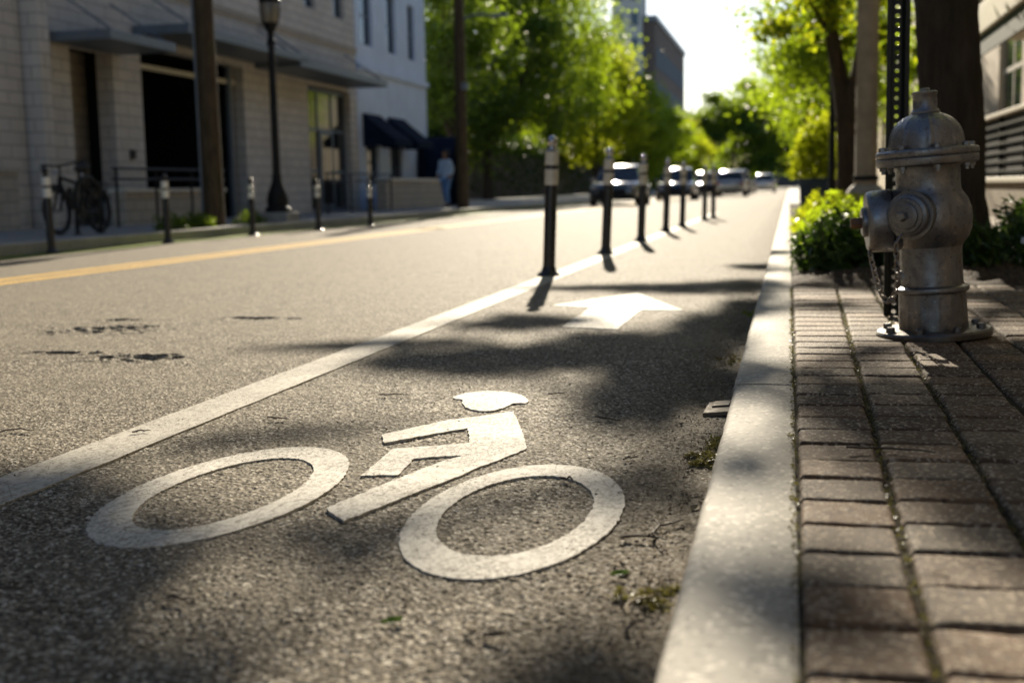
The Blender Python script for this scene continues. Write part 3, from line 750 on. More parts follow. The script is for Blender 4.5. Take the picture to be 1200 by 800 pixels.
# ------------------------------------------------------------------ fire hydrant
def hydrant():
    t=thing('fire_hydrant','silver painted fire hydrant with hanging chains on the brick pavement','hydrant',(.500,4.54,.101))
    t.rotation_euler=(R(.5),R(-3.3),0)
    S=48
    m=MB(); m.lathe([(.192,0),(.196,.004),(.196,.020),(.190,.027),(.135,.030)],S); m.build('base_flange','silver',t,ang=30)
    for k in range(8):
        a=2*math.pi*(k+.5)/8; m=MB()
        T=Matrix.Translation((.162*math.cos(a),.162*math.sin(a),.026))
        m.lathe([(.019,0),(.019,.004),(.0155,.004),(.0155,.017),(.012,.020)],6,T); m.build('bolt','silver',t,smooth=False)
    fl=lambda a,z:1-.028*max(0,math.sin(math.pi*min(1,max(0,(z-.035)/.115))))*max(0,math.cos(a*7))**.7 if .035<z<.15 and math.cos(a*7)>0 else 1
    prof=[(.117,.028)]+[(.117-.004*(i/10),.028+.127*i/10) for i in range(1,11)]+[(.118,.157),(.123,.160),(.125,.167),(.123,.175),(.117,.178),(.107,.182),(.105,.20),(.104,.26),(.104,.30),(.106,.315)]
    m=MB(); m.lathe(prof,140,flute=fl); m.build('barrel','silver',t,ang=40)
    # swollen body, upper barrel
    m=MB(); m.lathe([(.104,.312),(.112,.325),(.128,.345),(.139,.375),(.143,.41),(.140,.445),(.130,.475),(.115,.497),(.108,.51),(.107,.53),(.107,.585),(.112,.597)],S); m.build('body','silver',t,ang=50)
    m=MB(); m.lathe([(.10,.593),(.160,.596),(.168,.600),(.170,.606),(.170,.622),(.166,.627),(.170,.629),(.172,.634),(.171,.646),(.165,.652),(.13,.655)],S); m.build('bonnet_flange','silver',t,ang=28)
    for k in range(8):
        a=2*math.pi*(k+.15)/8; m=MB(); c_,s_=.149*math.cos(a),.149*math.sin(a)
        m.lathe([(.013,.650),(.013,.664),(.010,.667)],6,Matrix.Translation((c_,s_,0))); m.build('flange_bolt','silver',t,smooth=False); m=MB(); m.lathe([(.013,.598),(.013,.585),(.007,.585),(.007,.574)],6,Matrix.Translation((c_,s_,0))); m.build('flange_nut','silver',t,smooth=False)
    rib=lambda a,z:1+.045*max(0,math.cos(a*8))**8*(1 if .665<z<.772 else 0)
    dome=[(.122,.653),(.122,.668)]+[(.121*math.cos(q)**.75,.668+.108*math.sin(q)) for q in [i*R(72)/12 for i in range(1,13)]]+[(.046,.776)]
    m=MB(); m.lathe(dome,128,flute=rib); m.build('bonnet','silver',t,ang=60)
    m=MB(); m.lathe([(.047,.768),(.049,.778),(.045,.784),(.041,.790),(.040,.834),(.043,.838),(.043,.845),(.037,.848)],28); m.lathe([(.018,.846),(.018,.857),(.014,.859)],5); m.build('operating_nut','silver',t,ang=40)
    def nozzle(name,ang,zc,parts,nutmat,capname):
        d=Matrix.Rotation(ang,4,'Z')@Matrix.Rotation(R(90),4,'Y')
        T=Matrix.Translation((0,0,zc))@d
        m=MB(); m.lathe(parts['neck'],S,T); n=m.build(name,'silver',t,ang=32)
        m=MB(); m.lathe(parts['cap'],S,T); c=m.build(capname,'silver',n,ang=32)
        m=MB(); m.lathe(parts['washer'],S,T); m.build('washer','silver',n,ang=30)
        m=MB(); m.lathe(parts['nut'],5,T); m.build('nut',nutmat,n,smooth=False)
    pump=dict(neck=[(.103,.06),(.106,.118),(.108,.126),(.098,.128)],cap=[(.085,.127),(.108,.131),(.1095,.135),(.107,.19),(.104,.205),(.098,.212),(.05,.214)],washer=[(.052,.213),(.052,.224),(.046,.229),(.02,.229)],nut=[(.021,.228),(.0205,.262),(.016,.266)])
    nozzle('pumper_nozzle',R(183),.415,pump,'rust','pumper_cap')
    hose=dict(neck=[(.078,.08),(.080,.140),(.083,.143),(.083,.152),(.070,.154)],cap=[(.066,.153),(.071,.157),(.072,.176),(.068,.180),(.061,.182),(.058,.187),(.05,.189)],washer=[(.046,.188),(.045,.196),(.036,.199)],nut=[(.017,.198),(.0165,.226),(.013,.229)])
    nozzle('hose_nozzle',R(240),.432,hose,'silver','hose_cap')
    nozzle('rear_hose_nozzle',R(60),.432,hose,'silver','hose_cap')
    def chain(pts,name='chain'):
        # catenary-like polyline -> links
        P=[Vector(p) for p in pts]; path=[]
        for i in range(len(P)-1):
            n=max(2,int((P[i+1]-P[i]).length/.002))
            for k in range(n): path.append(P[i].lerp(P[i+1],k/n))
        m=MB(); acc=0; kk=0; last=path[0]
        step=.0225
        for i in range(1,len(path)):
            acc+=(path[i]-path[i-1]).length
            if acc>=step:
                acc=0; mid=(last+path[i])/2; d=(path[i]-last).normalized(); last=path[i]
                a=d.orthogonal().normalized(); b=d.cross(a)
                if kk%2: a=b
                kk+=1; loop=[]
                for j in range(12):
                    q=2*math.pi*j/12; loop.append(mid+d*(.0165*math.cos(q))+a*(.0095*math.sin(q)))
                m.tube(loop,.0033,6,closed=True)
        m.build(name,'chain',t)
    def sagc(a,b,drop,n=16):
        a=Vector(a);b=Vector(b); return [a.lerp(b,i/n)+Vector((0,0,-drop*4*(i/n)*(1-i/n))) for i in range(n+1)]
    chain(sagc((-.205,-.035,.308),(-.118,-.115,.225),.125))
    chain(sagc((-.13,-.20,.345),(-.122,-.12,.222),.075))
    m=MB(); m.tube([(-.105,-.175,.375),(-.12,-.195,.36),(-.13,-.20,.345)],.004,6); m.build('chain_eye','silver',t); m=MB(); m.tube([(-.205,-.02,.314),(-.205,-.037,.306)],.006,6); m.build('chain_eye','silver',t)
    m=MB(); m.lathe([(.016,0),(.016,.02)],10,Matrix.Translation((-.112,-.085,.228))@Matrix.Rotation(R(90),4,'X')); m.build('chain_lug','silver',t)
hydrant()

# perforated sign post behind it
def signpost():
    t=thing('sign_post','dark green perforated steel sign post behind the hydrant','sign post',(.418,5.235,.10)); t.rotation_euler=(0,R(-.2),R(8))
    m=MB(); W=.036; pit=.0356; hr=.0098; n=88
    for i in range(n):
        z0=i*pit; zc=z0+pit/2; sq=[(-W/2*1.0,z0),(W/2,z0),(W/2,z0+pit),(-W/2,z0+pit)]
        ring=[(hr*math.cos(2*math.pi*(k+.5)/8),zc+hr*math.sin(2*math.pi*(k+.5)/8)) for k in range(8)]
        for yo in (0,.0035):
            V=[(x,yo,z) for x,z in sq]+[(x,yo,z) for x,z in ring]
            # octagon k=0 at 22.5deg ... corners of the square between
            Fc=[(1,2,4,11),(2,5,4),(2,3,6,5),(3,7,6),(3,0,8,7),(0,9,8),(0,1,10,9),(1,11,10)]
            m.add(V,Fc)
        m.add([(x,0,z) for x,z in ring]+[(x,.0035,z) for x,z in ring],[(k,(k+1)%8,8+(k+1)%8,8+k) for k in range(8)])
    H=n*pit
    for s in (-1,1):
        prof=[(s*W/2,0),(s*W/2,.0035),(s*(W/2+.006),.004),(s*(W/2+.012),-.018),(s*(W/2+.026),-.018),(s*(W/2+.026),-.022),(s*(W/2+.009),-.022)]
        k=len(prof); P=[(x,y,z) for z in (0,H) for x,y in prof]
        m.add(P,[(i,(i+1)%k,k+(i+1)%k,k+i) for i in range(k)]+[tuple(range(k)),tuple(range(k,2*k))])
    m.build('post','postgreen',t,smooth=False)
signpost()
# pale square-based lamp pole
def lamp_pole():
    t=thing('lamp_pole','pale concrete street pole on a chamfered square plinth','street pole',(.99,17.2,.1))
    m=MB(); m.box((0,0,.22),(.50,.50,.44),taper=.94); m.box((0,0,.475),(.46,.46,.07),taper=.7); m.build('plinth','kerb',t,bevel=.02)
    m=MB(); m.lathe([(.155,.5),(.155,.56),(.142,.58),(.140,3),(.115,7.5)],20); m.build('shaft','plank',t)
    m=MB(); m.lathe([(.165,.57),(.168,.6),(.165,.63)],20); m.build('collar','black',t)
lamp_pole()
t=thing('slim_pole','slim black pole beside the forked tree','pole',(.72,22.4,.1)); m=MB(); m.lathe([(.12,0),(.12,.03),(.07,.05),(.065,.4),(.055,.42),(.05,4.6),(.045,6.0)],14); m.build('shaft','black',t); m=MB(); m.tube([(0,0,5.9),(-.3,0,6.2),(-.9,0,6.3)],.03,8); m.box((-1.1,0,6.28),(.5,.2,.08)); m.build('lamp_arm','black',t)
for k,(x,y,lab) in enumerate(((.3,52,'distant wooden utility pole right of the street end'),(1.1,47,'distant brown utility pole next to the near-side trees'))):
    t=thing('utility_pole',lab,'pole',(x+.3,y,.1),0,'distant utility poles'); m=MB(); m.lathe([(.16,0),(.12,9)],12); m.build('shaft','polewood',t,ang=60); m=MB(); m.box((0,0,8.4),(1.8,.1,.12)); m.build('crossarm','polewood',t)

# ------------------------------------------------------------------ left-hand street furniture
t=thing('utility_pole','thick weathered wooden utility pole at the far kerb','pole',(-9.35,19.15,.12),0,'wooden poles on the far pavement'); t.rotation_euler=(0,R(-.3),0)
m=MB(); m.lathe([(.19,0),(.175,.3),(.165,3),(.15,8.5)],18); m.build('shaft','polewood',t,ang=60)
m=MB(); m.box((-.05,0,8.0),(2.2,.12,.12)); m.build('crossarm','polewood',t)
m=MB(); m.tube([(-.15,-.10,.1),(-.14,-.10,4),(-.13,-.09,8)],.025,8); m.build('conduit','slate',t)
t=thing('utility_pole','thinner wooden pole with a small cross bracket before the far trees','pole',(-9.3,35.2,.12),0,'wooden poles on the far pavement')
m=MB(); m.lathe([(.18,0),(.165,3),(.145,6.6)],16); m.build('shaft','polewood',t,ang=60)
m=MB(); m.tube([(.0,0,5.35),(.5,-.1,5.5),(1.1,-.2,5.45)],.03,8); m.box((1.25,-.22,5.43),(.45,.2,.1)); m.build('lamp_arm','slate',t)
m=MB(); m.box((.16,-.08,3.5),(.18,.14,.2)); m.build('junction_box','slate',t)
def street_lamp():
    t=thing('street_lamp','black cast-iron street lamp with acorn lantern across the road','street lamp',(-9.15,21.35,.13))
    m=MB(); m.box((0,0,.09),(.62,.62,.20),taper=.95); m.build('plinth','concrete',t,bevel=.02)
    m=MB(); m.lathe([(.24,.19),(.24,.26),(.19,.30),(.20,.42),(.17,.55),(.10,.72),(.085,.80),(.095,.84),(.08,.88)],20); m.build('base','black',t)
    fl=lambda a,z:1+.05*math.cos(a*8)
    m=MB(); m.lathe([(.075,.86),(.06,3.1),(.055,3.22)],32,flute=fl); m.lathe([(.075,3.18),(.085,3.23),(.07,3.28),(.05,3.33),(.06,3.4),(.12,3.52),(.15,3.57)],20); m.build('column','black',t)
    m=MB(); m.lathe([(.12,3.565),(.165,3.66),(.185,3.78),(.175,3.90),(.15,3.98)],20); m.build('lantern_glass','lamp',t)
    m=MB(); m.lathe([(.185,3.93),(.20,3.97),(.17,4.03),(.10,4.12),(.05,4.16),(.03,4.2),(.035,4.24),(.005,4.30)],20)
    for k in range(6):
        a=k*math.pi/3; m.tube([(.155*math.cos(a),.155*math.sin(a),3.56),(.192*math.cos(a),.192*math.sin(a),3.78),(.187*math.cos(a),.187*math.sin(a),3.95)],.009,6)
    m.build('lantern_cage','black',t)
street_lamp()
def bicycle():
    t=thing('bicycle','black bicycle parked at a hoop rack in front of the beige building','bicycle',(-9.96,16.12,.138)); t.rotation_euler=(0,R(-4),0)
    # local: front wheel towards -y
    Rw=.335
    for nmz,y in (('front_wheel',-.53),('rear_wheel',.53)):
        m=MB(); m.torus((0,y,Rw),Rw-.032,.033,'X',40,8); w_=m.build(nmz,'blackrub',t)
        m=MB(); m.torus((0,y,Rw),Rw-.045,.012,'X',40,6); m.build('rim','black',w_)
        m=MB()
        for k in range(20):
            a=2*math.pi*k/20; m.tube([((-1)**k*.025,y,Rw),(0,y+(Rw-.05)*math.cos(a),Rw+(Rw-.05)*math.sin(a))],.0016,4)
        m.lathe([(.025,-.05),(.025,.05)],12,Matrix.Translation((0,y,Rw))@Matrix.Rotation(R(90),4,'Y')); m.build('spokes','chrome',w_)
    m=MB(); bb=(0,.05,.30); hd=(0,-.36,.80); hb=(0,-.39,.68); st=(0,.20,.78)
    m.tube([bb,st],.026,10); m.tube([bb,hb],.034,10); m.tube([(0,.185,.70),hd],.026,10); m.tube([hd,hb],.034,10)
    for s in (-1,1):
        m.tube([(s*.03,.05,.30),(s*.06,.53,Rw)],.016,8); m.tube([(s*.02,.19,.74),(s*.06,.53,Rw)],.015,8)
        m.tube([(s*.035,-.39,.68),(s*.05,-.45,.5),(s*.055,-.53,Rw)],.02,8)
    m.tube([(-.04,-.395,.675),(.04,-.395,.675)],.022,8)
    m.build('frame','black',t)
    m=MB(); m.tube([hd,(0,-.345,.92),(0,-.36,.96)],.015,8); m.tube([(-.34,-.24,1.0),(-.22,-.30,.99),(-.05,-.37,.965),(.05,-.37,.965),(.22,-.30,.99),(.34,-.24,1.0)],.014,8); m.build('handlebar','black',t)
    for s in (-1,1):
        m=MB(); m.tube([(s*.23,-.295,.99),(s*.35,-.235,1.0)],.02,8); m.tube([(s*.22,-.31,.98),(s*.26,-.37,.95),(s*.32,-.36,.95)],.006,5); m.build('grip','blackrub',t)
    m=MB(); m.tube([st,(0,.215,.90)],.014,8); m.build('seat_post','chrome',t)
    m=MB(); m.add([],[]); 
    m.tube([(0,.05,.925),(0,.12,.93),(0,.22,.935),(0,.33,.95)],[.025,.045,.08,.07],12,flat=1); s_=m.build('saddle','blackrub',t); s_.scale=(1,1,1)
    m=MB(); 
    for s in (-1,1): m.tube([(s*.07,.27,.72),(s*.07,.75,.72),(s*.075,.55,.36)],.007,6)
    m.box((0,.52,.725),(.14,.48,.012)); m.build('rear_rack','black',t)
    for nmz,y,a0,a1 in (('rear_mudguard',.53,20,200),('front_mudguard',-.53,10,140)):
        m=MB(); m.tube([(0,y+(Rw+.02)*math.cos(R(a)),Rw+(Rw+.02)*math.sin(R(a))) for a in range(a0,a1,12)],.02,6); m.build(nmz,'black',t)
    m=MB(); m.lathe([(.09,-.006),(.09,.006)],24,Matrix.Translation((.05,.05,.30))@Matrix.Rotation(R(90),4,'Y'))
    m.tube([(.05,.05,.30),(.07,.05,.13)],.01,6); m.box((.11,.05,.125),(.09,.06,.02)); m.tube([(-.05,.05,.30),(-.07,.05,.47)],.01,6); m.box((-.11,.05,.475),(.09,.06,.02)); m.build('crankset','black',t)
    m=MB(); m.tube([(-.03,.12,.28),(-.17,.16,.0)],.009,6); m.build('kickstand','black',t)
    m=MB(); m.box((0,-.15,.50),(.05,.07,.32),M4=Matrix.Rotation(0,4,'X')); m.build('bottle','blackrub',t)
    m=MB(); m.lathe([(.035,0),(.035,.05)],12,Matrix.Translation((0,-.43,.87))@Matrix.Rotation(R(90),4,'X')); m.build('headlight','headl',t)
bicycle()
t=thing('bike_rack','black hoop bicycle rack beside the parked bicycle','bike rack',(-9.66,15.85,.138))
m=MB(); m.tube([(0,-.3,0)]+[(0,-.3,.55)]+[(0,-.3*math.cos(R(a)),.55+.25*math.sin(R(a))) for a in range(15,180,15)]+[(0,.3,.55),(0,.3,0)],.03,10); m.build('hoop','black',t)
for s in (-1,1):
    m=MB(); m.lathe([(.07,0),(.07,.012)],14,Matrix.Translation((0,s*.3,0))); m.build('foot_plate','black',t)

# ------------------------------------------------------------------ buildings
def facade(m,x,y0,y1,z0,z1,ops,th=.35,side=1):
    """wall in the plane x (face towards +x*side) with rectangular openings (y0,y1,z0,z1)"""
    ys=sorted({y0,y1,*[o[0] for o in ops],*[o[1] for o in ops]}); zs=sorted({z0,z1,*[o[2] for o in ops],*[o[3] for o in ops]})
    xb=x-th*side
    inside=lambda y,z:any(o[0]<y<o[1] and o[2]<z<o[3] for o in ops)
    for i in range(len(ys)-1):
        for j in range(len(zs)-1):
            if inside((ys[i]+ys[i+1])/2,(zs[j]+zs[j+1])/2): continue
            a,b,c,d=ys[i],ys[i+1],zs[j],zs[j+1]
            m.quad((x,a,c),(x,b,c),(x,b,d),(x,a,d)); m.quad((xb,a,c),(xb,a,d),(xb,b,d),(xb,b,c))
    for (a,b,c,d) in ops:
        m.quad((x,a,c),(xb,a,c),(xb,a,d),(x,a,d)); m.quad((x,b,c),(x,b,d),(xb,b,d),(xb,b,c))
        m.quad((x,a,d),(xb,a,d),(xb,b,d),(x,b,d)); m.quad((x,a,c),(x,b,c),(xb,b,c),(xb,a,c))
    for yy in (y0,y1): m.quad((x,yy,z0),(xb,yy,z0),(xb,yy,z1),(x,yy,z1))
    m.quad((x,y0,z1),(xb,y0,z1),(xb,y1,z1),(x,y1,z1))
def shell(m,x,y0,y1,z0,z1,depth=9,side=1,th=.35):
    """remaining three walls and roof"""
    xa=x-th*side; xb=x-depth*side
    m.quad((xb,y0,z0),(xb,y1,z0),(xb,y1,z1),(xb,y0,z1))
    for yy in (y0+.003,y1-.003): m.quad((xa,yy,z0),(xb,yy,z0),(xb,yy,z1),(xa,yy,z1))
    m.quad((xa,y0,z1-.02),(xb,y0,z1-.02),(xb,y1,z1-.02),(xa,y1,z1-.02))
def window(parent,x,y0,y1,z0,z1,side=1,fmat='slate',gmat='glass',nv=1,nh=1,inset=.14,fw=.06):
    xf=x-inset*side; m=MB(); a,b=xf-.03,xf+.03
    m.bx(a,b,y0,y0+fw,z0,z1); m.bx(a,b,y1-fw,y1,z0,z1); m.bx(a,b,y0+fw,y1-fw,z0,z0+fw); m.bx(a,b,y0+fw,y1-fw,z1-fw,z1)
    for k in range(1,nv+1):
        yy=y0+(y1-y0)*k/(nv+1); m.bx(a+.004,b-.004,yy-fw*.35,yy+fw*.35,z0+fw,z1-fw)
    for k in range(1,nh+1):
        zz=z0+(z1-z0)*k/(nh+1); m.bx(a+.007,b-.007,y0+fw,y1-fw,zz-fw*.35,zz+fw*.35)
    f=m.build('window',fmat,parent,smooth=False)
    m=MB(); m.bx(xf-.012,xf-.002,y0+.01,y1-.01,z0+.01,z1-.01); m.build('pane',gmat,f,smooth=False)
    return f
FX=-12.5
# building A: pale block with garage
bA=thing('beige_building','pale block building with dark garage opening and flat metal canopies','building',(0,0,0))
up=[(19.9+2.9*k,20.9+2.9*k,5.6,7.3) for k in range(5)]
upw=[(31.45,32.25,5.55,6.9),(33.6,34.45,5.55,6.9)]
ops=[(20.2,21.65,.13,3.36),(22.7,27.45,.13,3.62),(31.45,34.7,.13,3.52)]+upw+[(o[0],o[1],8.6,10.2) for o in upw]+[(o[0],o[1],8.6,10.2) for o in up[:4]]
m=MB(); facade(m,FX,19.0,35.3,-.05,12.0,ops); shell(m,FX,19.0,35.3,-.05,12.0); m.build('wall','beige',bA,smooth=False,recalc=False)
for o in ops[3:]: window(bA,FX,*o,gmat='glassb',nh=1,nv=0)
m=MB(); m.bx(FX-.9,FX-.8,19.9,22,.13,3.4); m.build('recess_back','beige2',bA,smooth=False)
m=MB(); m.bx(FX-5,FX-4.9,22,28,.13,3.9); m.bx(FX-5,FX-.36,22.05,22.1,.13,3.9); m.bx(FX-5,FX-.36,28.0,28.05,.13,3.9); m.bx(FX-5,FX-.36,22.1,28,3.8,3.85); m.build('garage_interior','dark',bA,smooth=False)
m=MB(); m.bx(FX-.28,FX-.2,22.72,27.43,3.2,3.30); m.build('door_header','creamtrim',bA,smooth=False)
m=MB(); m.bx(FX-.25,FX-.15,27.0,27.1,.13,3.6); m.bx(FX-.25,FX-.15,26.2,26.28,.13,3.6); m.build('door_jamb','slate',bA,smooth=False)
w_=window(bA,FX,31.46,34.69,.14,3.51,fmat='slate',nv=2,nh=2,inset=.2,fw=.10); w_.name='shop_front'
m=MB(); m.bx(FX-.20,FX-.14,32.55,33.62,.15,2.4); d_=m.build('door','slate',bA,smooth=False); m=MB(); m.bx(FX-.139,FX-.134,32.7,33.47,.35,2.25); m.build('pane','glass',d_,smooth=False); m=MB(); m.tube([(FX-.10,33.5,.9),(FX-.10,33.5,1.3)],.015,6); m.build('handle','chrome',d_)
for (a,b,zt,zb) in ((19.55,21.9,3.50,3.33),(22.45,28.6,3.95,3.76),(28.1,34.6,3.82,3.64)):
    m=MB(); m.bx(FX+.004,FX+1.2,a,b,zb,zt); c_=m.build('canopy','slate',bA,smooth=False,bevel=.015)
    for yy in (a+.25,b-.25):
        m=MB(); m.tube([(FX+.02,yy,zt+.75),(FX+1.1,yy,zt+.01)],.018,8); m.build('tie_rod','slate',c_)
m=MB(); m.bx(FX+.003,FX+.06,19.0,35.3,4.72,4.86); m.build('string_course','beige2',bA,smooth=False)
m=MB(); m.bx(FX+.003,FX+.2,18.99,19.30,.1,12.0); m.build('pilaster','beige',bA,smooth=False)
m=MB(); m.bx(FX+.003,FX+.05,22.1,22.26,1.38,1.56); m.build('keypad','black',bA,smooth=False)
m=MB(); m.bx(FX-.4,FX+.12,18.98,35.32,12.002,12.25); m.build('parapet','creamtrim',bA,smooth=False)
# neighbour at the left edge
bN=thing('neighbour_building','beige building with a ledge at the far left edge behind the bicycle','building',(0,0,0))
m=MB(); facade(m,FX-.12,-35,18.93,-.05,12.5,[(12.5,14,1,3),(15.2,16.6,1,3),(9.5,11,1,3),(15.2,16.6,5.5,7.2),(12.5,14,5.5,7.2)]); shell(m,FX-.12,-35,18.93,-.05,12.5); m.build('wall','beige',bN,smooth=False,recalc=False)
for o in ((12.5,14,1,3),(15.2,16.6,1,3),(9.5,11,1,3),(15.2,16.6,5.5,7.2),(12.5,14,5.5,7.2)): window(bN,FX-.12,*o)
m=MB(); m.bx(FX-.117,FX+.1,6,18.3,.1,1.08); m.bx(FX-.117,FX+.14,6,18.34,1.083,1.16); m.build('base_ledge','beige2',bN,smooth=False)
# building B: white render with awnings
bB=thing('white_building','white rendered building with navy awnings and upper windows','building',(0,0,0))
opB=[(35.75,36.95,5.05,6.85),(38.3,39.3,5.05,6.85),(36.05,37.2,.92,2.2),(38.4,39.6,.92,2.2),(40.6,41.4,5.05,6.85)]
opB+=[(o[0],o[1],8.3,10.1) for o in (opB[0],opB[1],opB[4])]
m=MB(); facade(m,FX,35.35,42.6,-.05,14.0,opB); shell(m,FX,35.35,42.6,-.05,14.0); m.build('wall','white',bB,smooth=False,recalc=False)
for o in opB: window(bB,FX,*o,gmat='glassb',nh=1,nv=0,fmat='navy' if o[2]<3 else 'slate')
m=MB(); m.bx(FX+.003,FX+.12,35.36,42.58,4.25,4.42); m.build('string_course','white',bB,smooth=False)
m=MB(); m.bx(FX-.4,FX+.25,35.34,42.62,14.003,14.3); m.build('cornice','white',bB,smooth=False)
for (a,b) in ((35.75,37.45),(38.15,39.9)):
    m=MB(); n=8
    prof=[(FX+.01,3.02)]+[(FX+.01+1.0*q,3.02-.80*q-.03*math.sin(q*3.14)) for q in (.2,.4,.6,.8,1)]+[(FX+1.01,2.02)]
    P=[(x,yy,z) for yy in (a,b) for x,z in prof]; k=len(prof)
    m.add(P+[(FX+.01,a,2.02),(FX+.01,b,2.02)],[(i,i+1,k+i+1,k+i) for i in range(k-1)]+[tuple(range(k))+(2*k,),tuple(range(k,2*k))+(2*k+1,)])
    m.build('awning','navy',bB,ang=20,recalc=False)
# dark buildings under the trees
bC=thing('stone_building','dark grey stone building in the shade behind the far trees','building',(0,0,0))
opC=[(44+3.2*k,45.8+3.2*k,.9,2.9) for k in range(1,30)]+[(44+3.2*k,45.8+3.2*k,4.6,6.4) for k in range(1,30)]
m=MB(); facade(m,FX-9,45,150,-.05,9,opC); shell(m,FX-9,45,150,-.05,9); m.build('wall','stone',bC,smooth=False,recalc=False)
for o in opC: window(bC,FX-9,*o)
# dark arch beside the person
t=thing('arched_canopy','black arched entrance canopy behind the person in blue','canopy',(-12.45,42.3,.13))
m=MB(); arc=[(0,-1.15,0),(0,-1.15,1.25)]+[(0,-1.15*math.cos(R(a)),1.25+1.15*math.sin(R(a))) for a in range(15,180,15)]+[(0,1.15,1.25),(0,1.15,0)]
k=len(arc); P=[(x+dx,y,z) for dx in (0,1.2) for x,y,z in arc]
m.add(P,[(i,i+1,k+i+1,k+i) for i in range(k-1)]); o=m.build('hood','navy',t,ang=40); sm=o.modifiers.new('s','SOLIDIFY'); sm.thickness=.05
m=MB(); m.bx(.02,.06,-1.1,1.1,0,2.2); m.build('door','black',t,smooth=False)
# dark hedge under the far trees
def hedge(label,x0,x1,y0,y1,h,n,seed):
    rg=np.random.default_rng(seed); t=thing('hedge',label,'hedge',((x0+x1)/2,(y0+y1)/2,.13),0)
    P=np.stack([rg.uniform(x0,x1,n)-(x0+x1)/2,rg.uniform(y0,y1,n)-(y0+y1)/2,h*rg.uniform(0,1,n)**.7*(1+.18*np.sin(rg.uniform(0,6,n)))],1)
    V,Fc=leaves(P,.27,rg); npmesh('foliage',V,Fc,'leafs',t)
    m=MB(); m.bx((x0-x1)/2+.12,(x1-x0)/2-.12,(y0-y1)/2+.1,(y1-y0)/2-.1,0,h*.75); m.build('stems','twig',t,smooth=False)
hedge('long dark hedge under the far row of trees',-19.2,-17.8,46,140,3.7,60000,4)
# low walls and railings
t=thing('ramp_wall','low beige block wall in front of the dark garage','low wall',(0,0,0),0,'low beige walls'); m=MB(); m.bx(-11.9,-11.62,20.3,24.3,.1,.72); m.build('wall','beige2',t,smooth=False); m=MB(); m.bx(-11.95,-11.57,20.25,24.35,.723,.80); m.build('coping','creamtrim',t,smooth=False,bevel=.01)
t=thing('planter_wall','low beige wall below the navy awnings','low wall',(0,0,0),0,'low beige walls'); m=MB(); m.bx(-11.6,-11.3,34.2,40.6,.1,.95); m.build('wall','beige2',t,smooth=False); m=MB(); m.bx(-11.65,-11.25,34.15,40.65,.953,1.05); m.build('coping','creamtrim',t,smooth=False,bevel=.01)
def railing(label,x,y0,y1,h,n,z=.138):
    t=thing('handrail',label,'railing',(x,y0,z),0,'black pipe handrails'); L=y1-y0
    for k in range(n):
        m=MB(); m.tube([(0,L*k/(n-1),0),(0,L*k/(n-1),h)],.024,8); m.build('post','black',t)
    for zz in (h,h*.82):
        m=MB(); m.tube([(0,-.1,zz),(0,L+.1,zz)],.024,8); m.build('rail','black',t)
railing('black pipe handrail beside the ramp behind the bicycle',-11.2,19.3,23.4,1.0,4)
railing('black pipe handrail before the glazed shop door',-11.1,29.0,34.0,1.0,4)
# kerbside stone under the lamp already belongs to the lamp

# right-hand cream building, patio wall and railing
RX=4.3
bR=thing('cream_building','cream stucco building with white framed windows behind the hydrant','building',(0,0,0))
opR=[]
for k in range(-9,12):
    y=18.2+4.2*k; opR+= [(y,y+2.6,1.6,3.9) if k!=2 else (y-1.1,y+1.6,1.9,3.85)]
    opR+=[(y,y+2.6,6.2,8.6)]
m=MB(); facade(m,RX,-30,70,-.05,9.6,opR,side=-1); shell(m,RX,-30,70,-.05,9.6,side=-1); m.build('wall','cream',bR,smooth=False,recalc=False)
for o in opR: window(bR,RX,*o,side=-1,fmat='creamtrim',gmat='glassb',nv=1,nh=1,inset=.1,fw=.13)
m=MB(); m.bx(RX-.25,RX-.003,-30,70,4.9,5.5); m.build('cornice','creamtrim',bR,smooth=False,bevel=.02)
m=MB(); m.bx(RX-.5,RX+.4,-30.1,70.1,9.603,10.1); m.build('roof_cornice','creamtrim',bR,smooth=False)
m=MB(); m.bx(3.0,RX-.003,15.5,23.0,3.0,3.47); m.build('canopy','creamtrim',bR,smooth=False,bevel=.015)
m=MB(); m.bx(3.05,3.08,15.5,22.9,2.66,2.998); m.build('valance','dkgreen',bR,smooth=False)
t=thing('patio_wall','low tan boarded wall under the black railing','low wall',(0,0,0))
m=MB(); m.bx(3.02,3.2,14,34,.09,.60); m.build('core','plank',t,smooth=False)
m=MB()
for k in range(120):
    y=14.02+k*.1667; m.bx(2.99,3.017,y,y+.155,.09,.60)
m.build('boards','plank',t,smooth=False,bevel=.004); m=MB(); m.bx(2.95,3.25,14,34,.603,.68); m.build('coping','creamtrim',t,smooth=False,bevel=.01)
t=thing('patio_railing','black railing with horizontal bars and pale top rail on the tan wall','railing',(3.1,14,.68))
for k in range(11):
    m=MB(); m.bx(-.025,.025,k*2.0-.025,k*2.0+.025,0,.90); m.build('post','black',t,smooth=False)
for k in range(6):
    m=MB(); m.bx(-.045,-.028,0,20,.08+.135*k,.115+.135*k); m.build('bar','black',t,smooth=False)
m=MB(); m.bx(-.07,.07,-.02,20.02,.903,.965); m.build('top_rail','creamtrim',t,smooth=False,bevel=.008)
m=MB(); m.bx(.03,.034,0,20,.02,.9); m.build('dark_backing','dark',t,smooth=False)  # dark sheet standing in for the dim interior behind the bars

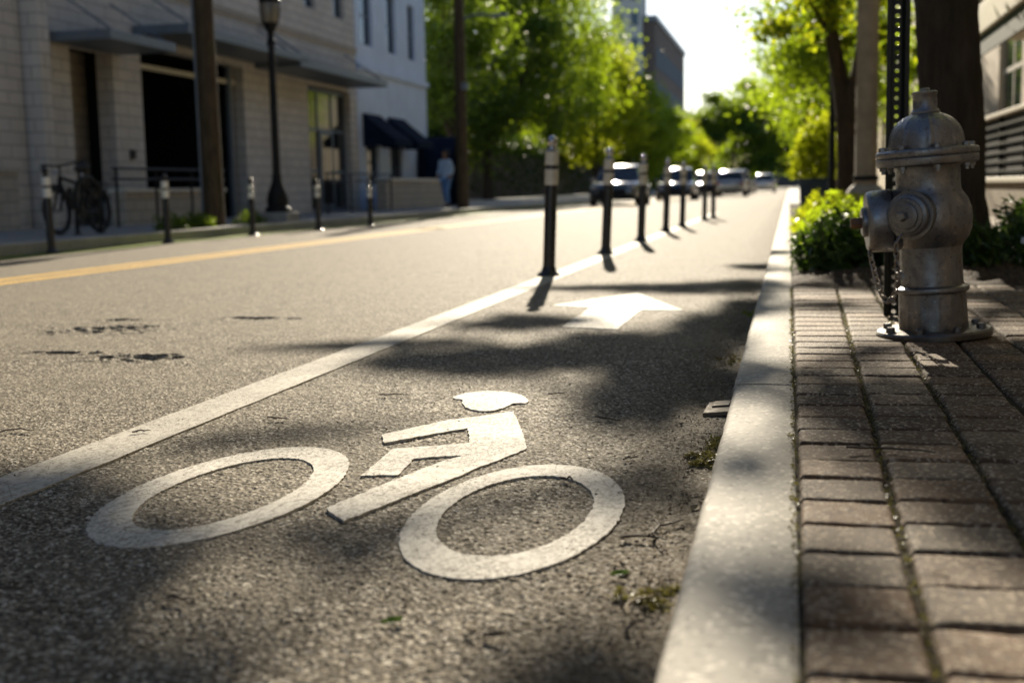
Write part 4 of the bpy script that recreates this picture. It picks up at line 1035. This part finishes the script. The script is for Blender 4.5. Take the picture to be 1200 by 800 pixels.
# distant towers
t=thing('pale_tower','tall pale tower block rising above the far trees','tower',(-32,258.4,0))
m=MB(); opT=[]
m.bx(-3.4,2.8,-3.4,5,0,68); m.bx(-3.65,3.05,-3.65,5.25,24.1,24.8); m.bx(-3.65,3.05,-3.65,5.25,41.8,42.6); m.build('wall','paleblock',t,smooth=False)
for zz in range(8,65,5):
    for xx in (-2.0,1.3):
        m=MB(); m.bx(xx-.7,xx+.7,-3.5,-3.37,zz,zz+2.6); m.build('window','glassb',t,smooth=False)
t=thing('brown_brick_office','dark brown office block with long window bands beside the pale tower','building',(-28.2,292,0))
m=MB(); m.bx(-4.9,1.5,-36,36,0,33.9); m.build('wall','redbrick',t,smooth=False)
m=MB(); m.bx(-5.2,1.9,-36.3,36.3,33.903,35); m.build('cornice','slate',t,smooth=False)
for zz in (5,11.5,18,25):
    for k in range(7):
        m=MB(); m.bx(1.48,1.6,-34+9.9*k,-25.5+9.9*k,zz,zz+4.0); m.build('window','glassfar',t,smooth=False)
    m=MB(); m.bx(-3.6,-.4,-36.1,-35.98,zz,zz+3.6); m.build('window','glassfar',t,smooth=False)
for k,(x,y,s,lab,mt) in enumerate(((22,120,(24,60,9),'low cream building far along the near side of the street','cream'),(-58,330,(40,24,14),'wide grey stone block far behind the end trees','stone'),(20,340,(60,15,9),'broad low stone building at the very end of the street','stone'))):
    t=thing('distant_building',lab,'building',(x,y,0)); m=MB(); m.bx(-s[0]/2,s[0]/2,-s[1]/2,s[1]/2,0,s[2]); m.build('wall',mt,t,smooth=False)
    m=MB(); m.bx(-s[0]/2-.3,s[0]/2+.3,-s[1]/2-.3,s[1]/2+.3,s[2]+.003,s[2]+.5); m.build('roof','slate',t,smooth=False)
    for q in range(8):
        m=MB(); m.bx(-s[0]/2+s[0]*(q+.25)/8,-s[0]/2+s[0]*(q+.75)/8,-s[1]/2-.05,-s[1]/2+.05,2,4.2); m.build('window','glassb',t,smooth=False)

# ------------------------------------------------------------------ cars (local: front towards -y)
def car(label,x,y,rz,paint,W=1.8,H=1.48,L=4.5,suv=False,grp='vehicles up the street'):
    t=thing('parked_car',label,'car',(x,y,0),rz,grp)
    hw=W/2; zb=.98 if suv else .92
    st=[(-L/2,.34,.60,.80),(-L/2+.08,.24,.72,.90),(-L/2+.35,.20,.80,.97),(-L*.27,.19,zb-.06,1.0),(-L*.14,.19,zb,1.0),(L*.1,.19,zb+.03,1.0),(L*.3,.20,zb+.05,.99),(L/2-.2,.24,zb+.02,.94),(L/2-.04,.30,zb-.10,.86),(L/2,.4,zb-.22,.8)]
    P=[];Fc=[];ring=None
    for (yy,z0,z1,k) in st:
        h=z1-z0; w=hw*k
        sec=[(-w*.80,z0),(-w*.97,z0+h*.18),(-w,z0+h*.5),(-w*.97,z0+h*.85),(-w*.88,z1),(0,z1+.025),(w*.88,z1),(w*.97,z0+h*.85),(w,z0+h*.5),(w*.97,z0+h*.18),(w*.80,z0)]
        ring=len(sec); P+= [(a,yy,b) for a,b in sec]
    for i in range(len(st)-1):
        for k in range(ring): Fc.append((i*ring+k,i*ring+(k+1)%ring,(i+1)*ring+(k+1)%ring,(i+1)*ring+k))
    Fc.append(tuple(range(ring))); Fc.append(tuple((len(st)-1)*ring+k for k in range(ring)))
    m=MB(); m.add(P,Fc); m.build('body',paint,t,ang=50)
    g0,g1,g2,g3=-L*.20,-L*.03,L*.27,(L*.44 if suv else L*.40); b0=zb-.02
    A=[(-hw*.86,g0,b0),(hw*.86,g0,b0),(hw*.88,g3,b0+.04),(-hw*.88,g3,b0+.04)]; T=[(-hw*.66,g1,H-.04),(hw*.66,g1,H-.04),(hw*.66,g2,H-.03),(-hw*.66,g2,H-.03)]
    m=MB(); m.quad(A[0],A[1],T[1],T[0]); m.build('windscreen','glass',t,smooth=False)
    m=MB(); m.quad(A[2],A[3],T[3],T[2]); m.build('rear_window','glass',t,smooth=False)
    for s,(i,j) in (('l',(3,0)),('r',(1,2))):
        m=MB(); m.quad(A[i],A[j],T[j],T[i]); m.build('side_window','glass',t,smooth=False)
    m=MB(); rf=[]
    for (yy,z,k) in ((g1-.06,H-.05,.66),(g1+.15,H,.67),(( g1+g2)/2,H+.03,.68),(g2-.1,H,.67),(g2+.05,H-.04,.66)):
        rf.append([(-hw*k,yy,z-.03),(-hw*k*.9,yy,z),(0,yy,z+.025),(hw*k*.9,yy,z),(hw*k,yy,z-.03)])
    PP=[p for r_ in rf for p in r_]
    m.add(PP,[(i*5+k,i*5+k+1,(i+1)*5+k+1,(i+1)*5+k) for i in range(4) for k in range(4)])
    for (a,b) in zip(A,T): m.tube([a,b],.035,6)
    for s in (-1,1): m.tube([(s*hw*.875,(g0+g3)/2,b0+.02),(s*hw*.67,(g1+g2)/2,H-.03)],.03,6)
    m.build('roof',paint,t,ang=40)
    for yy in (-L*.30,L*.29):
        for s in (-1,1):
            X=Matrix.Translation((s*(hw-.11),yy,.33))@Matrix.Rotation(R(90),4,'Y')
            m=MB(); m.lathe([(.20,-.10),(.31,-.105),(.33,-.08),(.33,.08),(.31,.105),(.20,.10)],28,X); w_=m.build('wheel','blackrub',t)
            m=MB(); m.lathe([(.205,-.09),(.205,.09)],20,X)
            for q in range(5): m.box((s*(hw-.01),yy+.1*math.cos(q*1.2566),.33+.1*math.sin(q*1.2566)),(.02,.05,.05))
            m.build('rim','chrome',w_)
    for s in (-1,1):
        m=MB(); m.box((s*hw*.68,-L/2+.10,.66),(.34,.16,.13),rz=-s*.35); m.build('headlight','headl',t,bevel=.02)
        m=MB(); m.box((s*hw*.74,L/2-.05,zb-.16),(.26,.12,.16),rz=s*.3); m.build('tail_light','taill',t,bevel=.02)
        m=MB(); m.box((s*(hw+.07),g0+.12,b0+.05),(.16,.10,.13)); m.build('mirror',paint,t,bevel=.02)
    m=MB(); m.box((0,-L/2-.005,.50),(.95,.06,.18)); m.build('grille','black',t,bevel=.01)
    m=MB(); m.box((0,-L/2-.01,.34),(1.5,.05,.12)); m.build('bumper','blackrub',t,bevel=.01)
    m=MB(); m.box((0,L/2+.005,.62),(.5,.02,.12)); m.build('licence_plate','plate',t)
    return t
car('dark grey car with glinting roof, nearest of the cars, behind the second bollard',-6.1,46,0,'car_grey',1.84,1.45,4.5,False)
car('deep blue car partly hidden by the fourth and fifth bollards',-5.2,60,0,'car_blue',1.8,1.5)
car('black car mostly hidden behind the sixth bollard',-5.0,78,0,'car_black',1.8,1.5)
car('white car far off, just right of the seventh bollard',-5.0,98,0,'car_white',1.82,1.55)
car('silver grey car at the far end of the bicycle lane',-3.3,74,math.pi,'car_silver',1.8,1.48,4.5,False)
car('pale car parked by the kerb at the far end of the street',-2.0,105,math.pi,'car_white',1.8,1.5)
car('black taller car peeping out behind the silver grey car',-3.6,92,math.pi,'car_black',1.85,1.7,4.8,True)

# ------------------------------------------------------------------ person across the road
def skinned(name,J,E,rads,mat,parent,sub=2):
    me=bpy.data.meshes.new(name); me.from_pydata(J,E,[]); me.materials.append(M[mat])
    o=bpy.data.objects.new(name,me); COL.objects.link(o); o.parent=parent
    md=o.modifiers.new('skin','SKIN'); md.use_smooth_shade=True
    if not me.skin_vertices:
        bpy.context.view_layer.objects.active=o
    sv=me.skin_vertices[0].data if me.skin_vertices else None
    if sv:
        for i,r_ in enumerate(rads): sv[i].radius=r_ if isinstance(r_,tuple) else (r_,r_)
        sv[0].use_root=True
    s=o.modifiers.new('sub','SUBSURF'); s.levels=s.render_levels=sub
    return o
def person():
    t=thing('person','person in pale blue shirt and blue trousers walking on the far pavement','person',(-10.2,36.6,.138),R(-20))
    # one continuous body: pelvis root
    J=[(0,0,.92),(0,-.01,1.12),(0,-.01,1.34),(0,-.01,1.45),(0,-.02,1.53),(0,-.03,1.62),(0,-.02,1.70),
       (.17,-.01,1.39),(.24,.03,1.14),(.22,-.10,.93),(.215,-.13,.85),(-.17,-.01,1.39),(-.23,.02,1.13),(-.20,-.14,.95),(-.19,-.18,.87),
       (.09,0,.86),(.10,-.12,.48),(.10,-.05,.08),(.10,-.18,.03),(-.09,0,.86),(-.10,.06,.48),(-.10,.22,.10),(-.10,.12,.03)]
    E=[(0,1),(1,2),(2,3),(3,4),(4,5),(5,6),(2,7),(7,8),(8,9),(9,10),(2,11),(11,12),(12,13),(13,14),(0,15),(15,16),(16,17),(17,18),(0,19),(19,20),(20,21),(21,22)]
    rd=[(.13,.10),(.12,.09),(.13,.095),.05,.055,(.075,.095),(.06,.075),.055,.043,.033,.035,.055,.043,.033,.035,.085,.055,.04,.035,.085,.055,.04,.035]
    skinned('body',J,E,rd,'skin',t)
    sh=[0,1,2,3,7,8,9,11,12,13]; mp={j:i for i,j in enumerate(sh)}
    Js=[J[i] for i in sh]; Js[0]=(0,0,.80); Js[6]=(.222,-.08,.96); Js[9]=(-.203,-.12,.97)
    Es=[(mp[a],mp[b]) for a,b in E if a in mp and b in mp]
    skinned('shirt',Js,Es,[(.165,.13),(.145,.11),(.155,.115),.06,.075,.062,.052,.075,.062,.052],'shirt',t)
    Jt=[(0,0,.90),(.09,0,.84),(.10,-.12,.48),(.10,-.055,.12),(-.09,0,.84),(-.10,.06,.48),(-.10,.20,.15)]
    skinned('trousers',Jt,[(0,1),(1,2),(2,3),(0,4),(4,5),(5,6)],[(.15,.12),.105,.08,.075,.105,.08,.075],'jeans',t)
    for x,y,yy in ((.10,-.03,-.2),(-.10,.23,.08)):
        skinned('shoe',[(x,y,.05),(x,(y+yy)/2,.045),(x,yy,.04)],[(0,1),(1,2)],[.05,.05,.04],'shoe',t)
    m=MB(); m.lathe([(.02,1.76),(.085,1.74),(.105,1.69),(.108,1.63),(.10,1.56),(.085,1.48)],16,Matrix.Translation((0,.015,0)),flute=lambda a,z:1 if not (-2.2<((a+math.pi)%(2*math.pi)-math.pi)<-.95 and z<1.69) else .55); m.build('hair','hair',t,ang=80)
    m=MB(); m.lathe([(.004,-.03),(.014,-.015),(.016,0),(.006,.02)],8,Matrix.Translation((0,-.125,1.615))); m.build('nose','skin',t)
person()

# ------------------------------------------------------------------ litter on the near ground
def twig(label,x,y,L,ang,z=.004,mat='twig',r=.0028,bend=.02,seed=0,branch=False,grp='twigs and stems fallen on the ground'):
    rr=random.Random(seed); m=MB(); P=[]
    for k in range(7):
        f=k/6-.5; P.append((f*L,bend*(1-4*f*f)+rr.uniform(-.003,.003),r+abs(rr.gauss(0,.002))))
    m.tube(P,[r,r*1.1,r,r*.95,r*.9,r*.7,r*.4],6)
    if branch:
        m.tube([P[3],(P[3][0]+L*.15,P[3][1]+L*.14,.01),(P[3][0]+L*.22,P[3][1]+L*.26,.004)],[r*.8,r*.6,r*.3],5)
    o=m.build('twig',mat); o.location=(x,y,z); o.rotation_euler=(0,0,ang); tag(o,label,'twig',grp); return o
TW=[('curled dark twig on the road at the far left, beyond the lane line',-2.07,2.96,.10,.6,.05,1),
('straight dark twig on the road between lane line and rider head',-1.21,3.68,.10,-.05,.004,2),
('pale brown twig curving on the road right of the rider symbol',-.48,3.33,.12,-.75,.015,3),
('short dark twig lying on the white lane line',-1.72,3.02,.05,.6,.006,4),
('brown twig in the lit asphalt below the left painted wheel',-.94,1.73,.06,-.5,.01,5),
('thin reddish stem in deep shade at the lower left',-1.27,1.72,.11,.35,.02,6),
('small dark twig just above the left painted wheel',-1.42,3.25,.07,-.1,.008,7),
('brown twig inside the top of the right painted wheel',-.47,2.62,.05,-.8,.006,8),
('tiny dark twig off the upper right of the right painted wheel',-.36,2.86,.05,.9,.004,9),
('thin twig on the asphalt right of the painted head',-.70,3.75,.06,.5,.006,10)]
for (lab,x,y,L,a,b,s) in TW: twig(lab,x,y,L,a,seed=s,bend=b,r=.0022)
twig('branched dark twig near the kerb beside the right painted wheel',-.215,2.26,.13,1.2,seed=21,branch=True,r=.003)
twig('second branched twig below the branched one near the kerb',-.255,2.18,.09,-.2,seed=22,branch=True,r=.0026)
twig('pale straw stalk standing out on the asphalt below the right wheel',-.44,1.70,.055,1.75,mat='straw',r=.0018,seed=23)
twig('pale stalk on the asphalt right of the right painted wheel bottom',-.33,1.93,.05,-1.1,mat='straw',r=.0016,seed=24)
twig('long dark twig lying across two pavers',.20,2.52,.17,-.12,.108,seed=25,r=.0025,bend=.02)
twig('pale straw in the joint between the first paver columns',.155,1.56,.07,1.9,.104,'straw',.0016,seed=26)
twig('short pale stalk on a shaded paver of the second column',.215,1.72,.03,1.6,.106,'straw',.0014,seed=27)
twig('long stem leaning from the moss tuft nearest the viewer',-.215,1.80,.10,1.3,.012,'straw',.003,seed=28)
def moss(label,x,y,rad,h,n,seed,mat='moss'):
    rg=np.random.default_rng(seed); o=thing('moss_tuft',label,'moss',(x,y,0),0,'moss tufts against the kerb')
    k=12; cx=rg.normal(0,.5,k)*rad[0]; cy=rg.uniform(-1,1,k)*rad[1]; cr=rg.uniform(.25,.6,k)
    c=rg.integers(0,k,n); d=rg.normal(size=(n,3)); d/=np.linalg.norm(d,axis=1)[:,None]; d[:,2]=abs(d[:,2])
    P=d*(rg.uniform(.1,1,n)**.6*cr[c])[:,None]*np.array([rad[0]*1.1,rad[0]*1.3,h])
    P[:,0]+=cx[c]; P[:,1]+=cy[c]; P[:,2]*=1-.4*rg.random(n)
    V,Fc=leaves(P,.012,rg,.35,up=.2); npmesh('fronds',V,Fc,mat,o)
    m=MB()
    for q in range(14):
        a=(cx[q%k]+rg.normal(0,.006),cy[q%k]+rg.normal(0,.012)); e=(a[0]+rg.normal(0,.022),a[1]+rg.normal(0,.022)); L=rg.uniform(.012,.035)
        m.tube([(a[0],a[1],0),((a[0]+e[0])/2,(a[1]+e[1])/2,L*.8),(e[0],e[1],L)],[.0012,.001,.0004],4)
    m.build('blades','straw',o)
moss('wide brown-green moss clump against the kerb',-.185,2.93,(.055,.17),.035,1500,1)
moss('small ragged moss tuft at the kerb nearest the viewer',-.205,1.87,(.042,.06),.022,700,2,'moss')
moss('flat moss scrap at the kerb far beyond the board',-.19,4.6,(.05,.10),.02,300,3)
moss('green weed tuft at the kerb level with the arrow',-.17,6.2,(.05,.12),.05,300,4,'leaf')
m=MB(); m.box((0,0,.006),(.075,.15,.012)); m.box((.005,.03,.0145),(.05,.07,.004)); o=m.build('board_scrap','wood',bevel=.002); o.location=(-.19,3.52,.004); o.rotation_euler=(R(2),R(-6),R(-4)); tag(o,'tan scrap of board leaning at the kerb','wood scrap')
for k,(lab,x,y,a,mt) in enumerate((('tiny bright green leaf on lit asphalt near the bottom',-.575,1.70,.4,'leafs'),('dry curled leaf at the kerb above the mossy stones',-.18,2.42,1.2,'straw'),('small brown leaf on asphalt between right wheel and kerb',-.27,2.02,2.2,'wood'),('small green leaf near the kerb below the twigs',-.27,1.98,.3,'leafs'),('pale flat chip on the asphalt below the right wheel',-.41,1.665,.1,'wood'))):
    m=MB(); L=.016; n=7
    P=[];
    for i in range(n):
        f=i/(n-1); w_=.009*math.sin(math.pi*min(.97,max(.03,f)))+.0006
        P+=[((f-.5)*2*L,-w_,.004+.004*f*f),((f-.5)*2*L,0,.001+.003*f*f),((f-.5)*2*L,w_,.005+.003*f)]
    m.add(P,[(i*3+q,i*3+q+1,i*3+q+4,i*3+q+3) for i in range(n-1) for q in (0,1)])
    o=m.build('fallen_leaf',mt); o.location=(x,y,.10 if x>-.14 else .002); o.rotation_euler=(.1,0,a); tag(o,lab,'leaf','leaves and chips fallen on the ground')
# dry flakes and leaf scraps swept along the kerb foot
rg=np.random.default_rng(31); n=1500
P=np.stack([-.15-np.abs(rg.normal(0,.075,n)),rg.uniform(1.25,9,n),.001+rg.uniform(0,.006,n)],1)
P[:220,0]=rg.uniform(-1.9,-.3,220); cl=rg.integers(0,14,n); P[400:,1]=P[400:,1]*.35+.65*np.linspace(1.6,8.6,14)[cl[400:]]+rg.normal(0,.10,n-400)
V,Fc=leaves(P,.011,rg,.6); V[:,2]=.001+np.abs(V[:,2]-.001)*.5
k=n//2
o=npmesh('leaf_litter',V,Fc,'twig'); o.data.materials.append(M['straw']); o.data.polygons.foreach_set('material_index',(rg.random(n)<.35).astype(np.int32)); tag(o,kind='stuff')
P=np.stack([.012+rg.normal(0,.004,700),rg.uniform(1.2,6.7,700),.1+rg.uniform(0,.003,700)],1)
P2=np.stack([.142+.0152*(yy:=rg.uniform(1.2,6.7,900))+rg.normal(0,.006,900)-.0,yy,.094+rg.uniform(0,.008,900)],1)
P3=np.stack([.316+.0152*(yy:=rg.uniform(1.2,6.7,600))+rg.normal(0,.006,600),yy,.094+rg.uniform(0,.008,600)],1)
V,Fc=leaves(np.vstack([P,P2,P3]),.008,rg,.5); tag(npmesh('joint_moss',V,Fc,'moss'),kind='stuff')
# loose grit
rg=np.random.default_rng(77); n=2600
gx=-.15-np.abs(rg.normal(0,.10,n)); gy=rg.uniform(1.2,8,n); k=900
gx[:k]=rg.uniform(-2.4,-.2,k); gy[:k]=rg.uniform(1.3,5,k)
sz=rg.uniform(.0012,.0034,n); ok=(gx>-3); V=[];Fc=[]
oct_=np.array([(1,0,0),(0,1,0),(-1,0,0),(0,-1,0),(0,0,.7),(0,0,-.7)]); of=np.array([(0,1,4),(1,2,4),(2,3,4),(3,0,4),(1,0,5),(2,1,5),(3,2,5),(0,3,5)])
for i in range(n):
    V.append(oct_*sz[i]*rg.uniform(.7,1.3,(6,3))+np.array([gx[i],gy[i],.001])); Fc.append(of+6*i)
tag(npmesh('loose_grit',np.vstack(V),np.vstack(Fc),'wood'),kind='stuff')

# ------------------------------------------------------------------ render settings
sc.cycles.use_denoising=True
try:
    sc.cycles.denoiser='OPENIMAGEDENOISE'; sc.cycles.denoising_input_passes='RGB_ALBEDO_NORMAL'; sc.cycles.denoising_prefilter='ACCURATE'
except Exception: pass
sc.cycles.max_bounces=8; sc.cycles.diffuse_bounces=3; sc.cycles.glossy_bounces=3; sc.cycles.transmission_bounces=4
sc.cycles.sample_clamp_indirect=6; sc.cycles.caustics_reflective=False; sc.cycles.caustics_refractive=False
sc.cycles.use_adaptive_sampling=True; sc.cycles.adaptive_threshold=.01
sc.render.film_transparent=False
